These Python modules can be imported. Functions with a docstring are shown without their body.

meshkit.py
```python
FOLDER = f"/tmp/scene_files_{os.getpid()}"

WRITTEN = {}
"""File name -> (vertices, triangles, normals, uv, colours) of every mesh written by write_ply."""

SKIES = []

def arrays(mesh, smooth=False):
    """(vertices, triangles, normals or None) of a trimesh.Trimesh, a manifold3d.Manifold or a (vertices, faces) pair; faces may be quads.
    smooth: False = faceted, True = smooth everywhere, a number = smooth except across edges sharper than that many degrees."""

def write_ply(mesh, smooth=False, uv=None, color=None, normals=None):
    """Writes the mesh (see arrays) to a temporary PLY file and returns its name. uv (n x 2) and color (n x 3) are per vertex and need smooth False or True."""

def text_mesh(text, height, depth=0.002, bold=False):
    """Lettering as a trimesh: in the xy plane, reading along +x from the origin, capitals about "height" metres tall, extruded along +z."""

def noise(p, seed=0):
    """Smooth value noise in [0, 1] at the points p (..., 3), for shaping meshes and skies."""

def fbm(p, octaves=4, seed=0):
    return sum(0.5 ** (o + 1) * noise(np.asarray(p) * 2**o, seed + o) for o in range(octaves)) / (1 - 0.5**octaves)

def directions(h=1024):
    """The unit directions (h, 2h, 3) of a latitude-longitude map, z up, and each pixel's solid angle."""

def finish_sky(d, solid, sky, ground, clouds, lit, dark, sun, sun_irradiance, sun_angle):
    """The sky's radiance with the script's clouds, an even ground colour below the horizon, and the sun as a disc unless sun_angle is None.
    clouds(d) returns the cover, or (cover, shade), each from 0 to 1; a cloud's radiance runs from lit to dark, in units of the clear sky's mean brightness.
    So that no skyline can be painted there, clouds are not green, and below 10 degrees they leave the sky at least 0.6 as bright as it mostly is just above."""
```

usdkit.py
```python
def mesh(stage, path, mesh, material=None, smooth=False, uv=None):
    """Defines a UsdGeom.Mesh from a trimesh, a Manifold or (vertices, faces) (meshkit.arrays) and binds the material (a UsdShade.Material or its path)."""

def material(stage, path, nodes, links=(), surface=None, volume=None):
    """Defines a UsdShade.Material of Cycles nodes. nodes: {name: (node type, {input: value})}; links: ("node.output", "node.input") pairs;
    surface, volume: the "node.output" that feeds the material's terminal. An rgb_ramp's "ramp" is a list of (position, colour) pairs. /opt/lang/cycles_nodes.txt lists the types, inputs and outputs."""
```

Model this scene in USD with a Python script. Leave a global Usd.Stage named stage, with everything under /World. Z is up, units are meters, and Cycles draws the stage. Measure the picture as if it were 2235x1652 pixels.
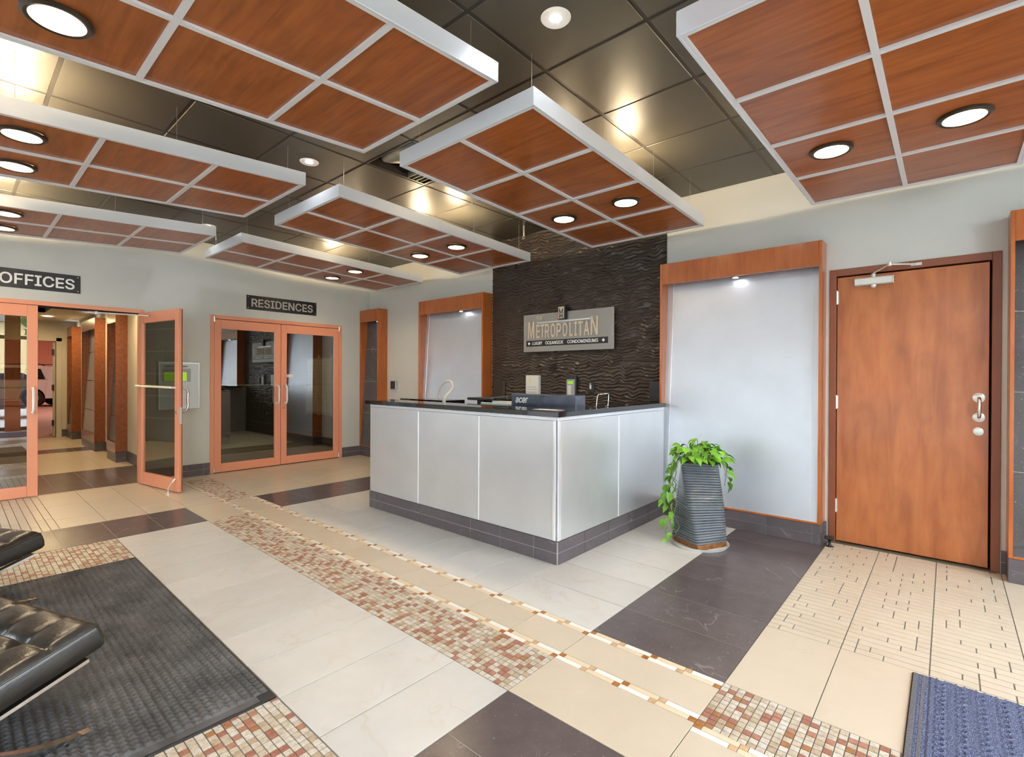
import math, random
import numpy as np
import trimesh
from scipy.spatial import ConvexHull
from shapely.geometry import Polygon, Point, box as sbox
import usdkit, meshkit
from pxr import Usd, UsdGeom, UsdLux, UsdShade, Gf, Sdf, Vt

random.seed(7)
rng = np.random.default_rng(7)
stage = Usd.Stage.CreateInMemory()
UsdGeom.SetStageUpAxis(stage, 'Z')
UsdGeom.SetStageMetersPerUnit(stage, 1.0)
UsdGeom.Xform.Define(stage, '/World')
UsdGeom.Scope.Define(stage, '/World/Looks')

# ------------------------------------------------------------------ camera, sky, exposure
H = 1.32                       # lens height; origin of the plan = floor point under the lens
YAW, PITCH, ROLL, FPX = -.7219, -.0034, -.0045, 1081.87
cam = UsdGeom.Camera.Define(stage, '/World/camera')
_cy, _sy = math.cos(YAW), math.sin(YAW)
_f = np.array([_sy * math.cos(PITCH), _cy * math.cos(PITCH), math.sin(PITCH)])
_r = np.array([_cy, -_sy, 0.]); _d = np.cross(_f, _r)
_r2 = _r * math.cos(ROLL) + _d * math.sin(ROLL)
_d2 = -_r * math.sin(ROLL) + _d * math.cos(ROLL)
cam.AddTransformOp().Set(Gf.Matrix4d(*_r2, 0, *(-_d2), 0, *(-_f), 0, 0, 0, H, 1))
cam.CreateHorizontalApertureAttr(36.0)
cam.CreateFocalLengthAttr(FPX / 2235 * 36.0)
cam.CreateFStopAttr(0.0)
cam.CreateClippingRangeAttr((0.05, 500))
cam.CreateExposureAttr(0.30)
SKY = 3.0
LAMP = 170.0        # radiance of the warm recessed lamps
UP = 620.0          # light leaking up out of their open cans
LED = 260.0
dome = UsdLux.DomeLight.Define(stage, '/World/sky')
dome.CreateIntensityAttr(SKY)
dome.CreateColorAttr(Gf.Vec3f(.93, .98, 1.08))

# ------------------------------------------------------------------ helpers
_used = {}
def numbered(parent, name):
    k = (parent, name); n = _used.get(k, 0); _used[k] = n + 1
    return f'{parent}/{name}' if n == 0 else f'{parent}/{name}_{n:03d}'

def tag(o, label=None, cat=None, group=None, kind=None):
    for k, v in (('label', label), ('category', cat), ('group', group), ('kind', kind)):
        if v: o.SetCustomDataByKey(k, v)
    return o

GROUPS = {'ceiling_cloud': 'wood ceiling clouds', 'recessed_downlight': 'downlights in the wood clouds', 'ceiling_spotlight': 'round white spotlights in the dark ceiling',
          'wall_case': 'lit wall cases', 'lounge_chair': 'black leather lounge chairs', 'passage_case': 'wall cases in the office passage', 'passage_downlight': 'downlights in the office passage',
          'garage_lamp': 'garage ceiling lamps', 'street_tree': 'street trees', 'cover_plate': 'plain plates on the relief wall', 'floor_mat': 'floor mats', 'mailbox_unit': 'mailbox units'}
def thing(name, label, cat, loc=(0, 0, 0), rz=0, group=None):
    x = UsdGeom.Xform.Define(stage, numbered('/World', name))
    x.AddTranslateOp().Set(Gf.Vec3d(*map(float, loc)))
    if rz: x.AddRotateZOp().Set(float(rz))
    return tag(x.GetPrim(), label, cat, group or GROUPS.get(name))

def struct(name, label=None, cat=None):
    x = UsdGeom.Xform.Define(stage, numbered('/World', name))
    return tag(x.GetPrim(), label, cat, kind='structure')

class MB:
    def __init__(self): self.v, self.f, self.n = [], [], 0
    def add(self, v, f):
        v = np.asarray(v, float); f = np.asarray(f, int)
        if f.shape[1] == 4: f = np.vstack([f[:, [0, 1, 2]], f[:, [0, 2, 3]]])
        self.v.append(v); self.f.append(f + self.n); self.n += len(v); return self
    def tm(self, m): return self.add(m.vertices, m.faces)
    def box(self, x0, x1, y0, y1, z0, z1, b=0.0):
        v, f = BX(x0, x1, y0, y1, z0, z1, b); return self.add(v, f)
    def get(self): return np.vstack(self.v), np.vstack(self.f)

_sg = np.array([[a, b, c] for a in (-1, 1) for b in (-1, 1) for c in (-1, 1)], float)
def _bev(h, b):
    out = []
    for s in _sg:
        for k in range(3):
            p = s * (h - b); p[k] = s[k] * h[k]; out.append(p)
    return np.array(out)
def _hullfaces(v):
    h = ConvexHull(v); f = h.simplices.copy(); c = v.mean(0)
    n = np.cross(v[f[:, 1]] - v[f[:, 0]], v[f[:, 2]] - v[f[:, 0]])
    flip = (n * (v[f].mean(1) - c)).sum(1) < 0
    f[flip] = f[flip][:, ::-1]; return f
_BF = _hullfaces(_bev(np.array([1., 1.1, 1.2]), .2))
_CF = _hullfaces(_sg * [1., 1.1, 1.2])
def BX(x0, x1, y0, y1, z0, z1, b=0.0):
    c = np.array([x0 + x1, y0 + y1, z0 + z1]) / 2; h = np.abs([x1 - x0, y1 - y0, z1 - z0]) / 2
    if b <= 0: return _sg * h + c, _CF
    b = min(b, h.min() * .45)
    return _bev(h, b) + c, _BF

def xf(mesh, R=None, t=(0, 0, 0)):
    v, f = mesh if isinstance(mesh, tuple) else (np.array(mesh.vertices), np.array(mesh.faces))
    if R is not None: v = v @ np.asarray(R).T
    return v + np.asarray(t), f
def rotz(a): c, s = math.cos(a), math.sin(a); return np.array([[c, -s, 0], [s, c, 0], [0, 0, 1.]])
def rotx(a): c, s = math.cos(a), math.sin(a); return np.array([[1, 0, 0], [0, c, -s], [0, s, c]])
def roty(a): c, s = math.cos(a), math.sin(a); return np.array([[c, 0, s], [0, 1, 0], [-s, 0, c]])

def tube(points, r, sides=8, cap=True):
    p = np.asarray(points, float)
    t = np.gradient(p, axis=0); t /= np.linalg.norm(t, axis=1, keepdims=True) + 1e-12
    a = np.cross(t, np.where(np.abs(t[:, 2:]) < .9, [0, 0, 1.], [1., 0, 0])); a /= np.linalg.norm(a, axis=1, keepdims=True) + 1e-12
    for i in range(1, len(a)):
        q = a[i - 1] - t[i] * (a[i - 1] @ t[i]); a[i] = q / (np.linalg.norm(q) + 1e-12)
    b = np.cross(t, a); ang = np.arange(sides) * 2 * np.pi / sides
    R = np.broadcast_to(r, (len(p),))[:, None, None]
    v = (p[:, None] + R * (np.cos(ang)[None, :, None] * a[:, None] + np.sin(ang)[None, :, None] * b[:, None])).reshape(-1, 3)
    f = []
    for i in range(len(p) - 1):
        for j in range(sides):
            k = (j + 1) % sides
            f.append([i * sides + j, i * sides + k, (i + 1) * sides + k, (i + 1) * sides + j])
    f = np.array(f); f = np.vstack([f[:, [0, 1, 2]], f[:, [0, 2, 3]]])
    if cap:
        n = len(v); v = np.vstack([v, p[0], p[-1]]); L = (len(p) - 1) * sides
        c = [[n, (j + 1) % sides, j] for j in range(sides)] + [[n + 1, L + j, L + (j + 1) % sides] for j in range(sides)]
        f = np.vstack([f, c])
    return v, f

def bez(*P, n=24):
    P = [np.asarray(p, float) for p in P]; out = []
    for t in np.linspace(0, 1, n):
        q = P
        while len(q) > 1: q = [a * (1 - t) + b * t for a, b in zip(q, q[1:])]
        out.append(q[0])
    return np.array(out)

def smoothpath(pts, n=40):
    from scipy.interpolate import CubicSpline
    p = np.asarray(pts, float); s = np.r_[0, np.cumsum(np.linalg.norm(np.diff(p, axis=0), axis=1))]
    return CubicSpline(s, p)(np.linspace(0, s[-1], n))

def lathe(profile, sides=32, c=(0, 0, 0)):
    P = np.asarray(profile, float); ang = np.arange(sides) * 2 * np.pi / sides
    v = np.stack([P[:, None, 0] * np.cos(ang), P[:, None, 0] * np.sin(ang), np.broadcast_to(P[:, None, 1], (len(P), sides))], -1).reshape(-1, 3)
    f = []
    for i in range(len(P) - 1):
        for j in range(sides):
            k = (j + 1) % sides; f.append([i * sides + j, i * sides + k, (i + 1) * sides + k, (i + 1) * sides + j])
    f = np.array(f); return v + np.asarray(c), np.vstack([f[:, [0, 1, 2]], f[:, [0, 2, 3]]])

def cyl(r, z0, z1, c=(0, 0, 0), sides=24, r2=None):
    r2 = r if r2 is None else r2
    return lathe([(1e-5, z0), (r, z0), (r2, z1), (1e-5, z1)], sides, c)

def extr(poly, h, z=0):
    m = trimesh.creation.extrude_polygon(poly, h, engine='earcut'); return np.array(m.vertices) + [0, 0, z], np.array(m.faces)

def obj(name, mesh, mt, parent=None, smooth=False, label=None, cat=None, group=None, kind=None):
    base = '/World' if parent is None else str(parent.GetPath())
    if isinstance(mesh, MB): mesh = mesh.get()
    m = usdkit.mesh(stage, numbered(base, name), mesh, M[mt], smooth)
    return tag(m.GetPrim(), label, cat, group, kind)

# ------------------------------------------------------------------ materials
M = {}
def mat(name, nodes, links, surface='p.BSDF'):
    M[name] = usdkit.material(stage, '/World/Looks/' + name, nodes, links, surface=surface)

def plain(name, col, rough=.5, metal=0., spec=.5, coat=0., noise=0., nscale=6., bump=0., bscale=60., var=0., extra=None):
    """Principled with a little mottling (noise), fine relief (bump) and a per-object change of value (var)."""
    nodes = {'p': ('principled_bsdf', {'base_color': col, 'roughness': rough, 'metallic': metal, 'specular_ior_level': spec, 'coat_weight': coat, **(extra or {})}),
             'g': ('geometry', {})}
    links = []
    src = None
    if noise:
        nodes['n'] = ('noise_texture', {'scale': nscale, 'detail': 5., 'roughness': .6})
        lo = tuple(max(c * (1 - noise), 0) for c in col); hi = tuple(min(c * (1 + noise), 1) for c in col)
        nodes['r'] = ('rgb_ramp', {'ramp': [(.3, lo), (.7, hi)]})
        links += [('g.position', 'n.vector'), ('n.fac', 'r.fac')]; src = 'r.color'
    if var:
        nodes['o'] = ('object_info', {})
        nodes['mr'] = ('map_range', {'from_min': 0., 'from_max': 1., 'to_min': 1 - var, 'to_max': 1 + var})
        nodes['hv'] = ('hsv', {'color': col})
        links += [('o.random', 'mr.value'), ('mr.result', 'hv.value')]
        if src: links.append((src, 'hv.color'))
        src = 'hv.color'
    if src: links.append((src, 'p.base_color'))
    if bump:
        nodes['bn'] = ('noise_texture', {'scale': bscale, 'detail': 3.})
        nodes['b'] = ('bump', {'strength': bump, 'distance': .002})
        links += [('g.position', 'bn.vector'), ('bn.fac', 'b.height'), ('b.normal', 'p.normal')]
    mat(name, nodes, links)

def emit(name, col, strength):
    mat(name, {'e': ('emission', {'color': col, 'strength': strength})}, [], 'e.emission')

def wood(name, dark, mid, light, axis='x', rough=.32, coat=.25, seedoff=0., stretch=(1.2, 16., 16.), fig=.5, per=True):
    sc = {'x': stretch, 'y': (stretch[1], stretch[0], stretch[2]), 'z': (stretch[1], stretch[2], stretch[0])}[axis]
    big = tuple(2.6 if s < 2 else 5.5 for s in sc)
    nodes = {'g': ('geometry', {}), 'o': ('object_info', {}),
             'mp': ('mapping', {'scale': sc}), 'm2': ('mapping', {'scale': big}),
             'cx': ('combine_xyz', {}), 'off': ('math', {'math_type': 'multiply', 'value2': 37.0}),
             'add': ('mix', {'mix_type': 'add', 'fac': 1.0}),
             'n': ('noise_texture', {'scale': 1.6, 'detail': 8., 'roughness': .62, 'distortion': .5}),
             'n2': ('noise_texture', {'scale': .9, 'detail': 5., 'distortion': 1.6}),
             'r': ('rgb_ramp', {'ramp': [(.28, dark), (.5, mid), (.74, light)]}),
             'r2': ('rgb_ramp', {'ramp': [(.25, (.58, .55, .52)), (.5, (.97, .97, .97)), (.75, (1.18, 1.14, 1.1))]}),
             'x': ('mix', {'mix_type': 'multiply', 'fac': fig}),
             'p': ('principled_bsdf', {'roughness': rough, 'coat_weight': coat, 'coat_roughness': .12})}
    links = [('o.random', 'off.value1'), ('off.value', 'cx.x'), ('off.value', 'cx.y'), ('g.position', 'add.color1'), ('cx.vector', 'add.color2'),
             ('add.color', 'mp.vector'), ('add.color', 'm2.vector'), ('mp.vector', 'n.vector'), ('m2.vector', 'n2.vector'),
             ('n.fac', 'r.fac'), ('n2.fac', 'r2.fac'), ('r.color', 'x.color1'), ('r2.color', 'x.color2'), ('x.color', 'p.base_color')]
    mat(name, nodes, links)

def stone(name, base, vein, rough, veinw=.012, veinscale=2.2, speck=0., mott=.10, var=.05, spec=.5):
    lo = tuple(c * (1 - mott) for c in base); hi = tuple(min(c * (1 + mott), 1) for c in base)
    nodes = {'g': ('geometry', {}), 'o': ('object_info', {}), 'off': ('math', {'math_type': 'multiply', 'value2': 23.}),
             'cx': ('combine_xyz', {}), 'add': ('mix', {'mix_type': 'add', 'fac': 1.0}),
             'n': ('noise_texture', {'scale': 7., 'detail': 7., 'roughness': .65}),
             'r': ('rgb_ramp', {'ramp': [(.3, lo), (.7, hi)]}),
             'v': ('noise_texture', {'scale': veinscale, 'detail': 3., 'roughness': .55, 'distortion': 1.3}),
             'vs': ('math', {'math_type': 'subtract', 'value2': .5}), 'va': ('math', {'math_type': 'absolute'}),
             'vr': ('rgb_ramp', {'ramp': [(0., (1, 1, 1)), (veinw, (0, 0, 0))]}),
             'vm': ('noise_texture', {'scale': 3.1, 'detail': 2.}), 'vmr': ('rgb_ramp', {'ramp': [(.5, (0, 0, 0)), (.62, (.75, .75, .75))]}),
             'vv': ('mix', {'mix_type': 'multiply', 'fac': 1.0}),
             'mx': ('mix', {'color2': vein}),
             'sn': ('noise_texture', {'scale': 90., 'detail': 2.}), 'sr': ('rgb_ramp', {'ramp': [(.66, (0, 0, 0)), (.74, (speck, speck, speck))]}),
             'mx2': ('mix', {'color2': vein}),
             'mr': ('map_range', {'from_min': 0., 'from_max': 1., 'to_min': 1 - var, 'to_max': 1 + var}), 'hv': ('hsv', {}),
             'p': ('principled_bsdf', {'roughness': rough, 'specular_ior_level': spec})}
    links = [('o.random', 'off.value1'), ('off.value', 'cx.x'), ('off.value', 'cx.z'), ('g.position', 'add.color1'), ('cx.vector', 'add.color2'),
             ('add.color', 'n.vector'), ('add.color', 'v.vector'), ('add.color', 'vm.vector'), ('add.color', 'sn.vector'),
             ('n.fac', 'r.fac'), ('v.fac', 'vs.value1'), ('vs.value', 'va.value1'), ('va.value', 'vr.fac'), ('vm.fac', 'vmr.fac'),
             ('vr.color', 'vv.color1'), ('vmr.color', 'vv.color2'), ('vv.color', 'mx.fac'), ('r.color', 'mx.color1'),
             ('sn.fac', 'sr.fac'), ('sr.color', 'mx2.fac'), ('mx.color', 'mx2.color1'), ('o.random', 'mr.value'), ('mr.result', 'hv.value'),
             ('mx2.color', 'hv.color'), ('hv.color', 'p.base_color')]
    mat(name, nodes, links)

plain('wall_paint', (.60, .60, .565), .55, noise=.02, nscale=3, bump=.12, bscale=220)
plain('cream_paint', (.62, .57, .47), .6, noise=.02)
plain('grout', (.17, .155, .14), .8)
plain('grout_pale', (.30, .275, .26), .8)
plain('grout_light', (.48, .46, .45), .8)
plain('grout_dark', (.10, .09, .085), .85)
stone('white_tile', (.54, .53, .515), (.51, .47, .42), .30, veinw=.03, mott=.04, var=.03)
stone('beige_tile', (.53, .455, .36), (.50, .425, .33), .30, veinw=.02, mott=.03, var=.03)
stone('dark_tile', (.094, .075, .080), (.30, .27, .27), .24, veinw=.007, veinscale=1.6, speck=.5, mott=.16, var=.06)
stone('base_tile', (.105, .088, .099), (.28, .26, .27), .35, veinw=.007, veinscale=2.5, speck=.35, mott=.12, var=.06)
stone('case_tile', (.085, .078, .080), (.34, .33, .33), .30, veinw=.009, veinscale=1.4, speck=.6, mott=.15, var=.05)
stone('linear_tile', (.53, .455, .36), (.50, .41, .29), .34, veinw=.01, mott=.04, var=.03)
MP = .332 / 11
def mosaic(name):
    nodes = {'g': ('geometry', {}), 'm': ('mapping', {'location': (1.385 / MP + 4000, -1.556 / MP + 4000, 0.), 'scale': (1 / MP, 1 / MP, 0.)}),
             's': ('separate_xyz', {}), 'fx': ('math', {'math_type': 'floor'}), 'fy': ('math', {'math_type': 'floor'}), 'c': ('combine_xyz', {}),
             'w': ('white_noise_texture', {'dimensions': '2D'}),
             'r': ('rgb_ramp', {'interpolate': False, 'ramp': [(0., (.48, .41, .33)), (.24, (.54, .49, .42)), (.44, (.41, .32, .23)), (.58, (.55, .51, .46)),
                                        (.72, (.32, .135, .095)), (.85, (.37, .175, .120)), (.93, (.32, .145, .06)), (.96, (.48, .41, .31))]}),
             'n': ('noise_texture', {'scale': 60., 'detail': 4.}), 'nr': ('rgb_ramp', {'ramp': [(.35, (.80, .78, .74)), (.6, (1.05, 1.04, 1.03))]}),
             'x': ('mix', {'mix_type': 'multiply', 'fac': 1.0}), 'p': ('principled_bsdf', {'roughness': .42})}
    mat(name, nodes, [('g.position', 'm.vector'), ('m.vector', 's.vector'), ('s.x', 'fx.value1'), ('s.y', 'fy.value1'), ('fx.value', 'c.x'), ('fy.value', 'c.y'),
                      ('c.vector', 'w.vector'), ('w.value', 'r.fac'), ('g.position', 'n.vector'),
                      ('n.fac', 'nr.fac'), ('r.color', 'x.color1'), ('nr.color', 'x.color2'), ('x.color', 'p.base_color')])
mosaic('mosaic')
plain('border_white', (.74, .72, .68), .25)
plain('border_beige', (.64, .53, .38), .3)
plain('border_tan', (.50, .33, .19), .3, noise=.2, nscale=40)
plain('border_brown', (.34, .13, .03), .25, noise=.3, nscale=40)
wood('cloud_wood', (.225, .056, .012), (.335, .090, .018), (.41, .125, .027), 'x', rough=.32, coat=.2, fig=.6)
wood('case_wood', (.34, .082, .014), (.44, .115, .020), (.50, .145, .028), 'z', rough=.28, coat=.3, fig=.3)
wood('door_wood', (.33, .092, .027), (.435, .138, .041), (.51, .178, .058), 'z', rough=.30, coat=.3, stretch=(1.0, 7., 7.), fig=.42)
wood('hall_wood', (.16, .045, .014), (.22, .065, .02), (.28, .09, .03), 'x', rough=.3, coat=.3, fig=.3)
plain('door_frame_paint', (.235, .072, .034), .38, noise=.05)
plain('salmon_paint', (.80, .32, .19), .30, coat=.15)
plain('fascia_metal', (.76, .79, .84), .28, metal=.35)
plain('bar_paint', (.66, .65, .645), .45)
def brushed(name, col, rough, axis):
    sc = {'x': (4., 700., 700.), 'z': (700., 700., 4.)}[axis]
    mat(name, {'g': ('geometry', {}), 'm': ('mapping', {'scale': sc}), 'n': ('noise_texture', {'scale': 1., 'detail': 3.}),
               'b': ('bump', {'strength': .12, 'distance': .001}), 'n2': ('noise_texture', {'scale': 3.5, 'detail': 6.}),
               'r': ('rgb_ramp', {'ramp': [(.3, tuple(c * .93 for c in col)), (.7, col)]}),
               'p': ('principled_bsdf', {'metallic': .72, 'roughness': rough, 'anisotropic': .4})},
        [('g.position', 'm.vector'), ('m.vector', 'n.vector'), ('n.fac', 'b.height'), ('b.normal', 'p.normal'), ('g.position', 'n2.vector'), ('n2.fac', 'r.fac'), ('r.color', 'p.base_color')])
brushed('steel_panel', (.71, .74, .81), .38, 'z')
brushed('desk_steel', (.70, .715, .74), .38, 'z')
plain('bright_trim', (.86, .87, .89), .25, metal=.6)
plain('directory_face', (.62, .66, .71), .4, metal=.3)
plain('chrome', (.78, .78, .78), .16, metal=1.)
plain('satin_nickel', (.74, .72, .67), .28, metal=.9)
plain('aluminium_paint', (.66, .66, .62), .35, metal=.4)
plain('dark_bronze', (.055, .042, .032), .32, metal=.5)
plain('white_reflector', (.86, .84, .80), .3)
plain('white_plastic', (.80, .79, .76), .35)
plain('cream_plastic', (.78, .72, .58), .3)
plain('black_plastic', (.018, .018, .020), .35)
plain('grey_plastic', (.40, .43, .48), .4)
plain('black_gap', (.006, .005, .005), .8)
plain('ceiling_tile', (.060, .055, .042), .40, spec=.6, noise=.06, nscale=9, bump=.25, bscale=260, var=.05)
plain('ceiling_bar', (.045, .040, .035), .32, metal=.2)
plain('duct_metal', (.30, .28, .24), .45, metal=.6)
plain('dark_relief', (.046, .034, .028), .27, noise=.15, nscale=5)
plain('counter_stone', (.012, .011, .012), .07, spec=.6)
plain('sign_grey', (.34, .33, .31), .45, metal=.3)
plain('sign_black', (.010, .010, .012), .35)
plain('sign_navy', (.016, .018, .026), .35)
plain('letter_cream', (.66, .56, .43), .4)
plain('letter_white', (.90, .90, .88), .4)
plain('letter_grey', (.52, .50, .47), .35, metal=.2)
plain('carton_black', (.050, .064, .110), .28, noise=.6, nscale=9, coat=.3)
plain('paper', (.80, .76, .70), .7)
plain('paper_blue', (.52, .62, .70), .6)
plain('lcd_green', (.38, .62, .02), .3, extra={'emission_color': (.35, .8, .02), 'emission_strength': .35})
plain('red_dot', (.7, .03, .02), .3)
plain('rubber_black', (.015, .014, .013), .5)
plain('leather', (.022, .019, .016), .27, spec=.6, noise=.3, nscale=14, bump=.35, bscale=90)
plain('leather_button', (.016, .014, .012), .25)
plain('mat_black', (.075, .074, .078), .8, noise=.45, nscale=5)
plain('mat_edge', (.022, .022, .025), .7)
mat('mat_blue', {'g': ('geometry', {}), 'n': ('noise_texture', {'scale': 420., 'detail': 2.}), 'm': ('mapping', {'scale': (240., 40., 40.)}),
                 'r': ('rgb_ramp', {'ramp': [(.34, (.018, .021, .050)), (.5, (.070, .082, .155)), (.66, (.25, .275, .38))]}),
                 'p': ('principled_bsdf', {'roughness': .9, 'specular_ior_level': .1})},
    [('g.position', 'n.vector'), ('n.fac', 'r.fac'), ('r.color', 'p.base_color')])
plain('mat_grey', (.10, .095, .11), .8, noise=.4, nscale=120)
plain('pot_glaze', (.105, .118, .138), .22, noise=.14, nscale=10, coat=.4)
plain('pot_rust', (.20, .075, .02), .5, noise=.5, nscale=30)
plain('soil', (.03, .02, .012), .9)
def leafmat(name, c):
    mat(name, {'o': ('object_info', {}), 'mr': ('map_range', {'from_min': 0., 'from_max': 1., 'to_min': .65, 'to_max': 1.25}), 'hv': ('hsv', {'color': c}),
               'p': ('principled_bsdf', {'roughness': .35}), 't': ('translucent_bsdf', {}) if False else ('diffuse_bsdf', {}), 'mx': ('mix_closure', {'fac': .2})},
        [('o.random', 'mr.value'), ('mr.result', 'hv.value'), ('hv.color', 'p.base_color'), ('hv.color', 't.color'), ('p.BSDF', 'mx.closure1'), ('t.BSDF', 'mx.closure2')], 'mx.closure')
leafmat('leaf_green', (.18, .46, .035))
leafmat('leaf_tree', (.10, .20, .03))
plain('vine', (.20, .26, .06), .5)
plain('dead_leaf', (.45, .25, .03), .6)
mat('glass_clear', {'tr': ('transparent_bsdf', {'color': (.93, .96, .95)}), 'gl': ('glossy_bsdf', {'color': (1, 1, 1), 'roughness': 0.}), 'fr': ('fresnel', {'IOR': 1.5}), 'ge': ('geometry', {}), 'nb': ('math', {'math_type': 'subtract', 'value1': 1.}), 'mm': ('math', {'math_type': 'multiply'}), 'mx': ('mix_closure', {})},
    [('ge.backfacing', 'nb.value2'), ('fr.fac', 'mm.value1'), ('nb.value', 'mm.value2'), ('mm.value', 'mx.fac'), ('tr.BSDF', 'mx.closure1'), ('gl.BSDF', 'mx.closure2')], 'mx.closure')
mat('glass_tinted', {'tr': ('transparent_bsdf', {'color': (.56, .58, .53)}), 'gl': ('glossy_bsdf', {'color': (1, 1, 1), 'roughness': 0.}), 'fr': ('fresnel', {'IOR': 1.75}),
                     'ma': ('math', {'math_type': 'multiply_add', 'value2': 1.9, 'value3': .10, 'use_clamp': True}), 'ge': ('geometry', {}), 'nb': ('math', {'math_type': 'subtract', 'value1': 1.}), 'mm': ('math', {'math_type': 'multiply'}), 'mx': ('mix_closure', {})},
    [('ge.backfacing', 'nb.value2'), ('fr.fac', 'ma.value1'), ('ma.value', 'mm.value1'), ('nb.value', 'mm.value2'), ('mm.value', 'mx.fac'), ('tr.BSDF', 'mx.closure1'), ('gl.BSDF', 'mx.closure2')], 'mx.closure')
plain('acrylic', (.75, .75, .74), .2)
plain('mullion', (.028, .024, .022), .35, metal=.4)
plain('pavement', (.36, .36, .36), .9, noise=.1)
plain('facade_yellow', (.62, .50, .26), .8)
plain('facade_grey', (.50, .50, .49), .8)
plain('roof_dark', (.10, .09, .08), .8)
plain('window_dark', (.02, .025, .03), .1)
plain('bark', (.09, .06, .04), .9)
plain('garage_paint', (.72, .30, .20), .7)
plain('garage_floor', (.50, .27, .21), .6)
plain('car_white', (.78, .70, .66), .25, coat=.6)
plain('car_dark', (.03, .035, .05), .15, coat=.8)
plain('car_glass', (.02, .02, .022), .05)
plain('tail_red', (.22, .02, .03), .15)
plain('wheel_grey', (.45, .42, .40), .3, metal=.6)
plain('mailbox_metal', (.50, .49, .42), .45, metal=.35)
plain('mailbox_light', (.78, .76, .66), .4, metal=.2)
plain('hall_tile', (.060, .055, .050), .22, noise=.15, nscale=8, var=.05)
plain('hall_joint', (.30, .28, .24), .6)
plain('rug_olive', (.26, .23, .10), .95, noise=.2, nscale=60)
plain('rug_tan', (.36, .30, .18), .95, noise=.3, nscale=60)
plain('hall_floor', (.12, .10, .07), .35)
plain('tray_dark', (.05, .05, .042), .6)
plain('door_grey', (.42, .41, .37), .5)
emit('lamp_warm', (1., .79, .51), LAMP)
emit('lamp_up', (1., .78, .48), UP)
emit('lamp_led', (.93, .97, 1.), LED)
emit('puck_glow', (.95, .97, 1.), 40.)
emit('hall_lamp', (1., .72, .38), 470.)
emit('garage_lamp', (1., .84, .70), 110.)
emit('vestibule_lamp', (1., .88, .66), 300.)

# ------------------------------------------------------------------ room shell
XL, YW, ZC = -7.40, 4.72, 3.076          # left wall, back wall, lay-in ceiling
XR, YF = 1.75, -3.3                      # glazed fronts
OFF = (-.32, 1.582, 2.117)               # office doorway in the left wall (y0, y1, head)
RES = (2.304, 4.213, 2.135)              # residences doorway
DR = (-.724, .269, 2.19)                 # timber door in the back wall

w = struct('wall_left', 'pale grey left wall with the two orange-framed doorways')
pieces = [(YF - .1, OFF[0], 0, ZC), (OFF[0], OFF[1], OFF[2], ZC), (OFF[1], RES[0], 0, ZC), (RES[0], RES[1], RES[2], ZC), (RES[1], YW + .15, 0, ZC)]
for a, b, z0, z1 in pieces: obj('wall_section', BX(XL - .14, XL, a, b, z0, z1 + (.4 if z1 == ZC else 0)), 'wall_paint', w)
w = struct('wall_back', 'pale grey back wall behind the reception desk')
for a, b, z0, z1 in [(XL, DR[0], 0, ZC), (DR[0], DR[1], DR[2], ZC), (DR[1], XR + .2, 0, ZC)]:
    obj('wall_section', BX(a, b, YW, YW + .15, z0, z1 + (.4 if z1 == ZC else 0)), 'wall_paint', w)
obj('wall_section', BX(DR[0] - .2, DR[1] + .2, YW + .16, YW + .3, 0, 2.4), 'black_gap', w)

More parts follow.
